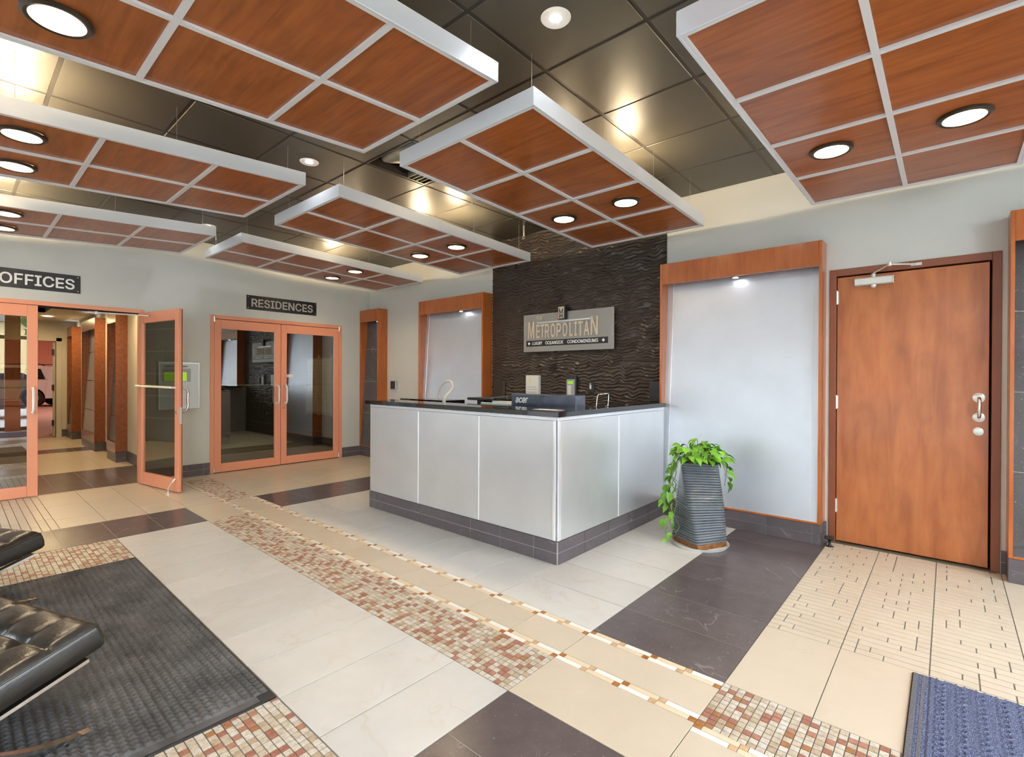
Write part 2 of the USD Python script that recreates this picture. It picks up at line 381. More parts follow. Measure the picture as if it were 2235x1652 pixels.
# ---- floor
u = .332
MP = u / 11          # pitch of the little mosaic stones
A, B, C, D, E = -5.705, -5.040, -1.385, -.721, .275
Y0, Y1, S1a, S1b, S2a, S2b = .894, 1.556, 1.886, 1.945, 2.160, 2.220
fl = struct('floor', 'patterned stone and mosaic tile floor of the lobby')
fb = MB().box(-14.3, XR + .1, YF - .1, YW + .3, -.15, -.0030)
obj('grout_bed', fb, 'grout', fl)
lg = MB()
for a_, b_, c_, d_ in ((A, B, -1.1, Y1), (C, D, -.45, Y1), (A, B, S2b, YW), (C, D, S2b, YW), (-8.935, XL - .07, -1.2, 1.80), (-11.89, -11.30, -1.2, 1.80)):
    lg.box(a_ + .003, b_ - .003, c_ + .003, d_ - .003, -.004, -.0012)
obj('pale_grout_bed', lg, 'grout_pale', fl)
def tl(x0, x1, y0, y1, g=.0021, z=0., b=.0007, t=.012):
    return BX(x0 + g, x1 - g, y0 + g, y1 - g, z - t, z, b)
def field(kind, mt, x0, x1, y0, y1, dx, dy, ox=None, oy=None, keep=None):
    ox = x0 if ox is None else ox; oy = y0 if oy is None else oy
    nx0 = math.floor((x0 - ox) / dx + 1e-6); ny0 = math.floor((y0 - oy) / dy + 1e-6)
    i = nx0
    while ox + i * dx < x1 - 1e-4:
        a, b = max(x0, ox + i * dx), min(x1, ox + (i + 1) * dx)
        j = ny0
        while oy + j * dy < y1 - 1e-4:
            c, d = max(y0, oy + j * dy), min(y1, oy + (j + 1) * dy)
            if b - a > .015 and d - c > .015 and (keep is None or keep(a, b, c, d)):
                obj(kind, tl(a, b, c, d, g=.0026 if mt == 'white_tile' else .0019), mt, fl)
            j += 1
        i += 1
def CV(p):   # seen from the lens? used only to choose which repeats become single parts
    q = np.array(p, float) - [0, 0, H]
    x, y, z = q @ _r2, q @ _d2, q @ _f
    if z < .1: return None
    return 1117.5 + FPX * x / z, 826 + FPX * y / z, z
def seen(x, y, m=30):
    c = CV((x, y, 0)); return c is not None and -m < c[0] < 2235 + m and -m < c[1] < 1652 + m
# white tiles south of the mosaic band, dark bands, white tiles round the desk
field('white_tile', 'white_tile', B, C, Y0, Y1, u, Y1 - Y0, ox=C)
field('dark_tile', 'dark_tile', A, B, -1.1, Y1, .665, .327, oy=Y1 - 9 * .327)
field('dark_tile', 'dark_tile', C, D, -.45, Y1, .664, .334, oy=Y1 - 7 * .334)
field('white_tile', 'white_tile', B, C, -1.1, -.1, u, Y1 - Y0, ox=C)
field('dark_tile', 'dark_tile', A, B, S2b, YW, .665, .336)
field('white_tile', 'white_tile', B, -4.40, S2b, YW, .64, .338)
field('white_tile', 'white_tile', -4.40, -2.05, S2b, 2.86, u, .664, ox=-2.05 - 8 * u)
field('white_tile', 'white_tile', -4.40, -2.05, 2.86, YW, .664, .664)
field('white_tile', 'white_tile', -2.05, C, S2b, YW, .665, .341)
field('dark_tile', 'dark_tile', C, D, S2b, YW, .664, .341)
# beige tiles
field('beige_tile', 'beige_tile', XL, A, .63, S1a, .332 * 2, .3135)
field('beige_tile', 'beige_tile', A, B, Y1, S1a, .665, .33)
field('beige_tile', 'beige_tile', C, D, Y1, S1a, .664, .33)
field('beige_tile', 'beige_tile', A, C, S1b, S2a, u, .215, ox=C)
field('beige_tile', 'beige_tile', C, D, S1b, S2a, .664, .215)
field('beige_tile', 'beige_tile', XL, -190 * MP + C, S1b, S2b, .3, .3)
field('beige_tile', 'beige_tile', XL, -6.36, S1a, S1b, .6, .06)
field('beige_tile', 'beige_tile', XL, A, S2b, YW, .3325, .664)
field('beige_tile', 'beige_tile', D, XR, -.83, S1a - .05, u, .664, oy=S1a - .05 - 4 * .664)
field('beige_tile', 'beige_tile', D, E, S2b, 2.884, u, .664)
field('beige_tile', 'beige_tile', E, XR, S2b, YW, .665, .336)
field('beige_tile', 'beige_tile', A - 1.7, D, YF, -1.1, .664, .664)
field('beige_tile', 'beige_tile', D, XR, YF, -.83, .664, .664)
# linear strips: rows of u/6, each row cut at thirds of a tile
strips = []
def linear(x0, x1, y0, y1, along):
    p = u / 6
    if along == 'x':
        xs = np.arange(x0, x1 - .05, u); r = 0
        y = y0 + p * math.floor((y1 - y0) / p)
        strips.append((x0, x1, y, y1))
        while y > y0 + p * .5:
            for k, xa in enumerate(xs):
                xb = min(xa + u, x1); cuts = sorted(random.sample([0, 1, 2, 3, 4], random.choice([1, 1, 2])))
                e = [xa] + [xa + u * (c + 1) / 6 for c in cuts if xa + u * (c + 1) / 6 < xb - .03] + [xb]
                for a, b in zip(e, e[1:]): strips.append((a, b, y - p, y))
            y -= p
    else:
        y = y1
        while y > y0:
            x = x0
            while x < x1 - .02:
                Lx = u * random.choice([1, 2, 3, 4]) * .75
                b = min(x + Lx, x1); strips.append((x, b, y - p, y)); x = b
            y -= p
linear(D, E, 2.884, YW - .005, 'x')
linear(XL, A, -1.3, .63, 'y')
def area_px(r):
    c = CV(((r[0] + r[1]) / 2, (r[2] + r[3]) / 2, 0))
    if c is None or not (-20 < c[0] < 2255 and c[1] < 1670): return 0
    return (r[1] - r[0]) * (r[3] - r[2]) * H / c[2] ** 3
def split_parts(kind, mt, rects, g, b, label=None, n=299):
    rects = sorted(rects, key=area_px, reverse=True)
    top = [r for r in rects[:n] if area_px(r) > 0]; rest = rects[len(top):]
    for r in top: obj(kind, tl(*r, g=g, b=b), mt, fl)
    if rest:
        mb = MB()
        for r in rest: mb.add(*tl(*r, g=g, b=b))
        obj(kind + '_field', mb, mt, fl, kind='stuff')
split_parts('linear_tile', 'linear_tile', strips, .0026, .0007)
# mosaics of u/11
mos = []
def mosaic_area(i0, i1, j0, j1, keep=None):      # whole steps of the lattice from (C, Y1)
    for i in range(i0, i1):
        for j in range(j0, j1):
            a, c = C + i * MP, Y1 + j * MP
            if keep is None or keep(a, c): mos.append((a, a + MP, c, c + MP))
MAT = (-4.40, -2.062, -1.6, .888)
mosaic_area(-121, 0, 0, 11)
mosaic_area(22, 58, 11, 22)
mosaic_area(-190, -143, 13, 22)
mosaic_area(-121, 0, -55, -22, lambda x, y: not (MAT[0] + .05 < x < MAT[1] - .08 and y < MAT[3] - .08) and (seen(x, y, 60)))
split_parts('mosaic_tile', 'mosaic', mos, .0018, .0009)
# inlaid border strips: two rows of bars and little squares per third of a metre
border = {'border_white': [], 'border_beige': [], 'border_tan': [], 'border_brown': []}
def border_strip(x0, x1, y0, y1):
    m = (y0 + y1) / 2; q = .030; Lb = (u - 2 * q) / 2; x = x1
    while x > x0 + .05:
        a = x - u
        for (dx, w_, k) in ((0, Lb, 'border_white'), (Lb, q, 'border_tan'), (Lb + q, Lb, 'border_beige'), (2 * Lb + q, q, 'border_brown')):
            border[k].append((a + dx, a + dx + w_, y0, m))
        for (dx, w_, k) in ((0, q, 'border_brown'), (q, Lb, 'border_beige'), (Lb + q, q, 'border_tan'), (Lb + 2 * q, Lb, 'border_white')):
            border[k].append((a + dx, a + dx + w_, m, y1))
        x = a
border_strip(-6.36, D, S1a, S1b)
border_strip(A, D, S2a, S2b)
border_strip(D, D + 3 * u, S1a - .052, S1a + .006)
alls = sorted([(area_px(r), k, r) for k in border for r in border[k]], reverse=True)
big, rest = [q for q in alls[:299] if q[0] > 0], alls[299:]
for _, k, r in big: obj('border_tile', tl(*r, g=.0012, b=.0008), k, fl)
for k in border:
    mb = MB(); n = 0
    for _, kk, r in rest:
        if kk == k: mb.add(*tl(*r, g=.0012, b=.0008)); n += 1
    if n: obj('border_tile_run', mb, k, fl, kind='stuff')

# office passage floor beyond the left doorway
field('beige_tile', 'beige_tile', XL - .07, XL, OFF[0], OFF[1], .07, .66)
field('dark_tile', 'dark_tile', -8.935, XL - .07, -1.2, 1.80, .733, .3185, oy=.165 - 5 * .3185)
field('beige_tile', 'beige_tile', -11.30, -8.935, -1.2, 1.80, .664, .664)
field('dark_tile', 'dark_tile', -11.89, -11.30, -1.2, 1.80, .59, .332)
field('beige_tile', 'beige_tile', -14.2, -11.89, -1.2, 1.80, .664, .664)

# ---- ceiling: dark lay-in tiles in a dark grid
cg = struct('ceiling', 'dark bronze lay-in tile ceiling above the wood clouds')
GX, GY, PX, PY = -1.745, 2.262, .6235, .616
gx = [GX + k * PX for k in range(-10, 7)]; gx = [x for x in gx if XL < x < XR]
gy = [GY + k * PY for k in range(-10, 5)]; gy = [y for y in gy if YF < y < YW]
ex, ey = [XL] + gx + [XR], [YF] + gy + [YW]
VENT = (-3.618, -2.992, 2.262, 2.878)
for a, b in zip(ex, ex[1:]):
    for c, d in zip(ey, ey[1:]):
        if abs(a - VENT[0]) < .06 and abs(c - VENT[2]) < .06: continue
        obj('ceiling_tile', BX(a + .011, b - .011, c + .011, d - .011, ZC - .003, ZC + .016, .003), 'ceiling_tile', cg)
for x in gx: obj('grid_bar', BX(x - .012, x + .012, YF, YW, ZC + .001, ZC + .03), 'ceiling_bar', cg)
for y in gy:
    mb = MB()
    for a, b in zip(ex, ex[1:]): mb.box(a + .012, b - .012, y - .012, y + .012, ZC + .001, ZC + .03)
    obj('grid_bar', mb, 'ceiling_bar', cg)
mb = MB(); mb.box(XL, XR, YW - .02, YW, ZC, ZC + .03); mb.box(XL, XL + .02, YF, YW - .02, ZC, ZC + .03); obj('wall_angle', mb, 'ceiling_bar', cg)
obj('deck', BX(XL - .1, XR + .1, YF - .1, YW + .1, ZC + .35, ZC + .45), 'black_gap', cg)
# air vent in one ceiling bay, with slot blades and a bent duct above
v = thing('ceiling_vent', 'open dark slot vent with bent duct in the ceiling bay above the middle clouds', 'vent', ((VENT[0] + VENT[1]) / 2, (VENT[2] + VENT[3]) / 2, ZC))
hx, hy = .298, .294
mb = MB()
for s in (-1, 1):
    mb.box(s * hx - .008, s * hx + .008, -hy, hy, -.002, .07); mb.box(-hx, hx, s * hy - .008, s * hy + .008, -.002, .07)
obj('vent_frame', mb, 'ceiling_bar', v)
for k in range(4): obj('vent_blade', BX(-hx + .01, hx - .01, hy - .05 - k * .045, hy - .042 - k * .045, 0, .05), 'duct_metal', v)
obj('duct', tube(bez((-.1, -.25, .06), (-.1, .0, .10), (.05, .05, .22), (.3, .05, .25), n=14), .09, 14), 'duct_metal', v, smooth=True)
obj('vent_cavity', BX(-hx, hx, -hy, hy, .30, .31), 'black_gap', v)

# ---- wood ceiling clouds
LIGHTS = []
def cloud(x0, x1, y0, y1, z0, s, label, lights):
    c = thing('ceiling_cloud', label, 'ceiling panel', ((x0 + x1) / 2, (y0 + y1) / 2, z0 + s * (y0 + y1) / 2), group=None)
    ox, oy = (x0 + x1) / 2, (y0 + y1) / 2; oz = z0 + s * oy
    def sh(mesh):
        v_, f_ = mesh.get() if isinstance(mesh, MB) else mesh
        v_ = v_.copy(); v_[:, 2] += s * v_[:, 1] + z0; return v_ - [ox, oy, oz], f_
    t, lip, bw, hh = .012, .027, .026, .098
    xm = (x0 + x1) / 2
    ys = [y0 + .012 + k * (y1 - y0 - .024) / 4 for k in range(5)]
    for (a, b, c0, d) in ((x0, x1, y0, y0 + t), (x0, x1, y1 - t, y1), (x0, x0 + t, y0 + t, y1 - t), (x1 - t, x1, y0 + t, y1 - t)):
        obj('fascia', sh(BX(a, b, c0, d, 0, hh, .0015)), 'fascia_metal', c)
    mb = MB()
    mb.box(x0 + t, x0 + lip, y0 + t, y1 - t, .001, .012); mb.box(x1 - lip, x1 - t, y0 + t, y1 - t, .001, .012)
    mb.box(x0 + lip, x1 - lip, y0 + t, y0 + lip, .001, .012); mb.box(x0 + lip, x1 - lip, y1 - lip, y1 - t, .001, .012)
    obj('edge_lip', sh(mb), 'bar_paint', c)
    obj('grid_bar', sh(BX(xm - bw / 2, xm + bw / 2, y0 + lip, y1 - lip, .001, .02)), 'bar_paint', c)
    for y in ys[1:-1]:
        mb = MB(); mb.box(x0 + lip, xm - bw / 2, y - bw / 2, y + bw / 2, .001, .02); mb.box(xm + bw / 2, x1 - lip, y - bw / 2, y + bw / 2, .001, .02)
        obj('grid_bar', sh(mb), 'bar_paint', c)
    for i, (a, b) in enumerate(((x0 + t, xm - .01), (xm + .01, x1 - t))):
        for j in range(4):
            pc, pd = ys[j] + .006, ys[j + 1] - .006
            poly = sbox(a, max(y0 + t, pc), b, min(y1 - t, pd))
            for (lx, ly) in lights:
                if a < lx < b and pc < ly < pd: poly = poly.difference(Point(lx, ly).buffer(.098, 16))
            obj('wood_panel', sh(extr(poly, .016, .013)), 'cloud_wood', c)
    for fx in (.08, .92):
        for fy in (.04, .35, .66, .96):
            X, Y = x0 + fx * (x1 - x0), y0 + fy * (y1 - y0)
            obj('hanger_wire', xf(cyl(.0010, z0 + s * Y + .03, ZC - .002, (X, Y, 0), 6), None, (-ox, -oy, -oz)), 'satin_nickel', c)
    for (lx, ly) in lights: LIGHTS.append((lx, ly, z0 + s * ly, s))
    return c
cloud(-2.881, -1.679, -.62, 1.795, 2.670, .0594, 'nearest upper left wood ceiling cloud with one large lit downlight in frame', [(-2.587, .277), (-1.99, .277)])
cloud(-4.890, -3.701, -.61, 1.805, 2.665, .0629, 'middle left wood ceiling cloud with two lit downlights at the picture edge', [(-4.603, .286), (-3.980, .275)])
cloud(-6.922, -5.750, -.57, 1.844, 2.666, .0609, 'far left wood ceiling cloud just above the OFFICES sign', [(-6.641, .325), (-6.023, .322)])
cloud(-.842, .345, -.60, 1.800, 2.670, .0594, 'overhead wood ceiling cloud showing only a corner at the top edge', [(-.55, .277), (.05, .277)])
cloud(-2.763, -1.612, 1.990, 4.373, 2.786, -.0317, 'wood ceiling cloud in the centre in front of the dark relief wall', [(-2.490, 3.496), (-1.891, 3.478)])
cloud(-4.805, -3.630, 2.039, 4.436, 2.825, -.0385, 'wood ceiling cloud above the left half of the reception desk', [(-4.521, 3.543), (-3.922, 3.552)])
cloud(-6.838, -5.684, 2.063, 4.501, 2.822, -.0331, 'farthest wood ceiling cloud above the RESIDENCES doors', [(-6.548, 3.580), (-5.915, 3.559)])
cloud(-.793, .334, 1.847, 4.372, 2.620, .0052, 'right wood ceiling cloud in front of the timber door', [(-.519, 3.389), (.053, 3.386)])
lamp_words = ['left', 'right']
cl_words = ['nearest upper left cloud', 'middle left cloud', 'far left cloud above OFFICES', 'overhead cloud at the top edge', 'centre cloud before the relief wall',
            'cloud above the left desk half', 'farthest cloud above RESIDENCES', 'right cloud before the timber door']
for k, (lx, ly, lz, s) in enumerate(LIGHTS):
    d = thing('recessed_downlight', f'lit round {lamp_words[k % 2]} downlight with dark ring in the {cl_words[k // 2]}', 'downlight', (lx, ly, lz))
    obj('trim_ring', lathe([(.086, .012), (.086, -.003), (.098, -.006), (.110, .001), (.110, .010)], 40), 'dark_bronze', d, smooth=40)
    obj('reflector', lathe([(.087, .0), (.080, .03), (.070, .055)], 40), 'white_reflector', d, smooth=True)
    obj('lamp', cyl(.070, .054, .058, sides=32), 'lamp_warm', d)
    obj('housing', lathe([(.094, .03), (.094, .10), (.090, .10), (.090, .03)], 28), 'duct_metal', d, smooth=40)
    obj('lamp_back', trimesh.creation.icosphere(2, .022).apply_translation([0, 0, .125]), 'lamp_up', d, smooth=True)

for x, y, lab in ((-1.448, 1.956, 'nearest round white spotlight in the dark ceiling at the top'), (-3.939, 1.949, 'round white spotlight in the dark ceiling between the middle clouds'),
                  (-6.51, 2.006, 'farthest white spotlight half hidden behind the far left cloud')):
    d = thing('ceiling_spotlight', lab, 'spotlight', (x, y, ZC - .003))
    obj('flange', lathe([(.030, .0), (.030, -.004), (.068, -.008), (.074, -.002), (.074, .0)], 36), 'white_plastic', d, smooth=40)
    obj('lamp', cyl(.029, -.003, .004, sides=28), 'lamp_led', d)
d = thing('sprinkler', 'small metal sprinkler head hanging in front of the dark relief wall', 'sprinkler', (-3.70, 4.40, ZC))
obj('pipe', cyl(.011, -.13, 0, sides=12), 'satin_nickel', d)
obj('deflector', cyl(.022, -.165, -.16, sides=16), 'satin_nickel', d)
obj('frame', tube([(-.012, 0, -.13), (-.018, 0, -.145), (0, 0, -.162), (.018, 0, -.145), (.012, 0, -.13)], .004, 6), 'satin_nickel', d)
for x, y, lab, p_ in ((-6.15, 4.35, None, 0),):
    pass

# ---- baseboards: two courses of dark tile
def base_run(st, p0, p1, nrm, step=.333, start=0.):
    p0, p1, nrm = np.array(p0, float), np.array(p1, float), np.array(nrm, float)
    L = np.linalg.norm(p1 - p0); t = (p1 - p0) / L
    cuts = [0.] + [c for c in np.arange(start, L, step) if c > .03 and c < L - .03] + [L]
    for a, b in zip(cuts, cuts[1:]):
        for z0, z1 in ((.0, .078), (.080, .158)):
            q = np.array([[s, d, z] for s in (a + .0018, b - .0018) for d in (0., .010) for z in (z0 + .001, z1 - .001)])
            xy = p0 + q[:, :1] * t + q[:, 1:2] * nrm
            v_ = np.c_[xy, q[:, 2]]; h = _hullfaces(v_)
            obj('base_tile', (v_, h), 'base_tile', st)
    q = np.array([[s, d, z] for s in (0, L) for d in (0., .007) for z in (0., .157)])
    v_ = np.c_[p0 + q[:, :1] * t + q[:, 1:2] * nrm, q[:, 2]]
    obj('base_grout', (v_, _hullfaces(v_)), 'grout_light', st)
bl = struct('baseboard_left', 'dark tile baseboard along the left wall')
base_run(bl, (XL, OFF[1] + .01), (XL, RES[0] - .003), (1, 0), start=.30)
base_run(bl, (XL, RES[1] + .01), (XL, 4.54), (1, 0), start=.06)
bb = struct('baseboard_back', 'dark tile baseboard along the back wall')
base_run(bb, (-6.86, YW), (-5.83, YW), (0, -1))
base_run(bb, (-.745, YW), (-.735, YW), (0, -1))
base_run(bb, (.272, YW), (.30, YW), (0, -1))

# ---- lit alcove cases on the back wall
def case(x0, x1, kind, label, light_at=None, z0=.16, z1=2.41, yf=4.54, lowbase=True):
    c = thing('wall_case', label, 'wall panel', ((x0 + x1) / 2, YW, 0))
    ox = (x0 + x1) / 2
    def L(mesh):
        v_, f_ = mesh.get() if isinstance(mesh, MB) else mesh
        return v_ - [ox, YW, 0], f_
    t = .022
    obj('side_board', L(BX(x0, x0 + t, yf, YW, z0, z1, .0015)), 'case_wood', c)
    obj('side_board', L(BX(x1 - t, x1, yf, YW, z0, z1, .0015)), 'case_wood', c)
    obj('header', L(BX(x0 + t, x1 - t, yf + .003, yf + .022, 2.212, z1, .0015)), 'case_wood', c)
    obj('top_board', L(BX(x0 + t, x1 - t, yf + .022, YW, 2.36, 2.38)), 'case_wood', c)
    obj('bottom_rail', L(BX(x0 + t, x1 - t, yf, YW, z0, z0 + .014, .001)), 'case_wood', c)
    # leaning inset panel: flush at the foot, deep at the head
    yb, yt, zb, zt = yf + .012, yf + .150, z0 + .014, 2.34
    def lean(xa, xb, fa, fb, d0=0., th=.006):
        pts = []
        for xx in (xa, xb):
            for fr in (fa, fb):
                for d in (d0, d0 + th):
                    pts.append([xx, yb + (yt - yb) * fr + d, zb + (zt - zb) * fr])
        pts = np.array(pts); return pts, _hullfaces(pts)
    xa, xb = x0 + t, x1 - t
    if kind == 'steel':
        obj('steel_sheet', L(lean(xa + .058, xb - .004, 0, 1, 0.)), 'steel_panel', c)
        obj('steel_edge', L(lean(xa, xa + .052, 0, 1, .0)), 'steel_panel', c)
        obj('edge_trim', L(lean(xa + .052, xa + .058, 0, 1, -.004, .008)), 'bright_trim', c)
        obj('edge_trim', L(lean(xb - .062, xb - .058, .0, 1, -.003, .002)), 'bright_trim', c)
    else:
        n = 2 if xb - xa < .9 else 3
        fr = [0, .25, .49, .735, .965]
        for i in range(n):
            a, b = xa + (xb - xa) * i / n, xa + (xb - xa) * (i + 1) / n
            for fa, fb2 in zip(fr, fr[1:]):
                obj('stone_tile', L(lean(a + .001, b - .001, fa + .0006, fb2 - .0006, 0, .01)), 'case_tile', c)
        obj('tile_grout', L(lean(xa, xb, 0, .966, .002, .006)), 'bar_paint', c)
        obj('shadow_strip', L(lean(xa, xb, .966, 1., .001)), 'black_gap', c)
    lx = ox if light_at is None else light_at
    p = obj('puck_light', xf(cyl(.030, 0, .014, sides=24), None, (lx - ox, yf + .060 - YW, 2.205)), 'satin_nickel', c)
    obj('puck_lens', xf(cyl(.022, -.002, 0, sides=24), None, (lx - ox, yf + .060 - YW, 2.205)), 'puck_glow', p)
    # tiled plinth below
    for za, zb2 in ((.0, .078), (.080, .158)):
        xs = [x0] + [x for x in np.arange(x1 - .06, x0 - .4, -.333) if x0 + .03 < x < x1 - .02][::-1] + [x1]
        for a, b in zip(xs, xs[1:]): obj('base_tile', L(BX(a + .0018, b - .0018, yf + .003, yf + .013, za + .001, zb2)), 'base_tile', c)
        for xx in (x0, x1 - .010): obj('base_tile', L(BX(xx, xx + .010, yf + .014, YW, za + .001, zb2)), 'base_tile', c)
    obj('plinth', L(BX(x0 + .004, x1 - .004, yf + .007, YW, 0, .1575)), 'grout_light', c)
    return c
case(XL + .003, -6.862, 'tile', 'narrow wood framed wall case with dark stone tiles in the far corner', light_at=-6.95)
case(-5.826, -4.503, 'steel', 'wood framed wall case with leaning steel sheet left of the dark relief wall', light_at=-4.98)
case(-2.097, -.750, 'steel', 'large wood framed wall case with leaning steel sheet beside the timber door', light_at=-1.42)
case(.297, 1.60, 'tile', 'wood framed wall case with dark stone tiles cut by the right edge', light_at=.95)

# ---- carved dark relief wall panel behind the desk
def relief():
    x0, x1, z0, z1 = -4.485, -2.108, .0, ZC - .004
    nx, nz = 230, 640
    X, Z = np.meshgrid(np.linspace(x0, x1, nx), np.linspace(z0, z1, nz))
    P = np.stack([X * 1.1, Z * .55, 0 * X], -1); P2 = np.stack([X * 5.5, Z * 9., 0 * X + 3], -1)
    ph = Z / .037 + 1.5 * (meshkit.fbm(P * 1.7, 3, 1) - .5) + .2 * np.sin(X * 2.3 + Z * .9) + 1.2 * (meshkit.noise(np.stack([X * 13., Z * 10., 0 * X + 3], -1), 4) - .5) + .6 * (meshkit.noise(np.stack([X * 27., Z * 24., 0 * X + 7], -1), 6) - .5)
    amp = .15 + 1.2 * meshkit.noise(np.stack([X * 13., Z * 26., 0 * X], -1), 9)
    hgt = (.5 + .5 * np.cos(2 * np.pi * ph)) ** 1.3 * .014 * amp
    V = np.stack([X, YW - .012 - hgt, Z], -1).reshape(-1, 3)
    i = np.arange(nx * nz).reshape(nz, nx)
    q = np.stack([i[:-1, :-1], i[:-1, 1:], i[1:, 1:], i[1:, :-1]], -1).reshape(-1, 4)
    return V, np.vstack([q[:, [0, 1, 2]], q[:, [0, 2, 3]]])
t_ = thing('relief_wall_panel', 'dark brown carved wave relief panel behind the reception desk', 'wall panel', (0, 0, 0))
obj('carved_face', relief(), 'dark_relief', t_, smooth=True)
obj('backing', BX(-4.485, -2.108, YW - .012, YW, 0, ZC - .004), 'dark_relief', t_)

# ---- timber door in the back wall
d1 = struct('door_1', 'cherry timber door with closer and pull handle in the back wall')
mb = MB()
mb.box(DR[0], -.678, YW - .012, YW + .12, 0, DR[2], .002); mb.box(.222, DR[1], YW - .012, YW + .12, 0, DR[2], .002)
mb.box(-.678, .222, YW - .012, YW + .12, 2.136, DR[2], .002)
obj('door_frame', mb, 'door_frame_paint', d1)
mb = MB(); mb.box(-.678, .222, YW + .07, YW + .10, 0, 2.14)
obj('door_stop_strip', mb, 'black_gap', d1)
lf = obj('door_leaf', BX(-.674, .210, YW + .004, YW + .048, .018, 2.126, .002), 'door_wood', d1)
obj('threshold', BX(DR[0] + .02, DR[1] - .02, YW - .03, YW + .12, 0, .007), 'hall_floor', d1)
for z in (1.967, 1.13, .30):
    h = obj('hinge', xf(cyl(.0065, -.055, .055, sides=10), None, (-.677, YW - .003, z)), 'satin_nickel', d1)
    obj('hinge_leaf', BX(-.690, -.664, YW + .0, YW + .006, z - .05, z + .05), 'satin_nickel', d1)
hn = obj('pull_handle', tube([(.160, YW + .004, 1.189), (.160, YW - .03, 1.185), (.160, YW - .048, 1.165), (.160, YW - .048, 1.077), (.160, YW - .03, 1.057), (.160, YW + .004, 1.053)], .0105, 12), 'satin_nickel', d1, smooth=50)
for z in (1.189, 1.053): obj('rosette', xf(lathe([(.0, .006), (.022, .006), (.033, .002), (.033, 0)], 28), rotx(math.pi / 2), (.160, YW + .004, z)), 'satin_nickel', hn, smooth=40)
obj('lock_cover', xf(lathe([(.0, .005), (.024, .005), (.030, .001), (.030, 0)], 28), rotx(math.pi / 2), (.159, YW + .004, .954)), 'satin_nickel', d1, smooth=40)
cz = 2.068
cl = obj('door_closer', BX(-.560, -.318, YW - .055, YW + .003, cz - .028, cz + .030, .008), 'aluminium_paint', d1)
obj('end_cap', BX(-.318, -.312, YW - .053, YW, cz - .026, cz + .028, .002), 'white_plastic', cl)
for dz in (-.012, .013): obj('screw', xf(cyl(.005, 0, .002, sides=10), roty(math.pi / 2), (-.3125, YW - .028, cz + dz)), 'black_plastic', cl)
obj('valve_knob', trimesh.creation.icosphere(2, .020).apply_translation([-.437, YW - .03, cz - .034]), 'aluminium_paint', cl, smooth=True)
obj('spindle', xf(cyl(.014, 0, .026, sides=16), None, (-.437, YW - .028, cz + .03)), 'aluminium_paint', cl)
elbow = np.array((-.330, YW - .13, 2.165))
obj('closer_arm', tube([(-.437, YW - .028, 2.128), elbow], .006, 8), 'aluminium_paint', cl)
obj('closer_arm', tube([elbow, (-.185, YW - .02, 2.163)], .0065, 8), 'aluminium_paint', cl)
obj('arm_joint', xf(cyl(.013, -.014, .014, sides=14), None, elbow), 'aluminium_paint', cl)
obj('arm_bracket', BX(-.215, -.150, YW - .022, YW - .011, 2.152, 2.174, .002), 'aluminium_paint', cl)
st = thing('door_stop', 'small black dome door stop on the floor beside the timber door', 'door stop', (-.694, 4.575, 0))
obj('stop_base', lathe([(0, .004), (.020, .004), (.030, 0)], 24), 'rubber_black', st, smooth=True)
obj('stop_post', lathe([(.014, .0), (.009, .02), (.010, .045), (.020, .05)], 20), 'rubber_black', st, smooth=True)
obj('stop_bumper', BX(-.034, .030, -.014, .018, .050, .078, .009), 'rubber_black', st)

# ---- orange framed glass doors (built in plan: y along the wall, leaves at the wall's outer face)
def leaf_meshes(w_, h_, top=.125, bot=.115, side=.085, th=.045):
    """A stile-and-rail leaf, hinged at the origin, running along +x, thickness in y (0..-th)."""
    fr = MB()
    fr.box(0, side, -th, 0, .01, h_, .003); fr.box(w_ - side, w_, -th, 0, .01, h_, .003)
    fr.box(side, w_ - side, -th, 0, h_ - top, h_, .003); fr.box(side, w_ - side, -th, 0, .01, .01 + bot, .003)
    gl = BX(side - .004, w_ - side + .004, -th / 2 - .003, -th / 2 + .003, .01 + bot - .004, h_ - top + .004)
    return fr, gl
def c_pull(x, side, z=1.045, th=.045, proj=.075, yout=0., hgt=.125):
    s = 1 if side > 0 else -1
    yb = yout
    return tube(smoothpath([(x, yb, z + hgt), (x, yb + s * proj * .7, z + hgt), (x, yb + s * proj, z + hgt - .03), (x, yb + s * proj, z), (x, yb + s * proj, z - hgt + .03), (x, yb + s * proj * .7, z - hgt), (x, yb, z - hgt)], 36), .0125, 12)
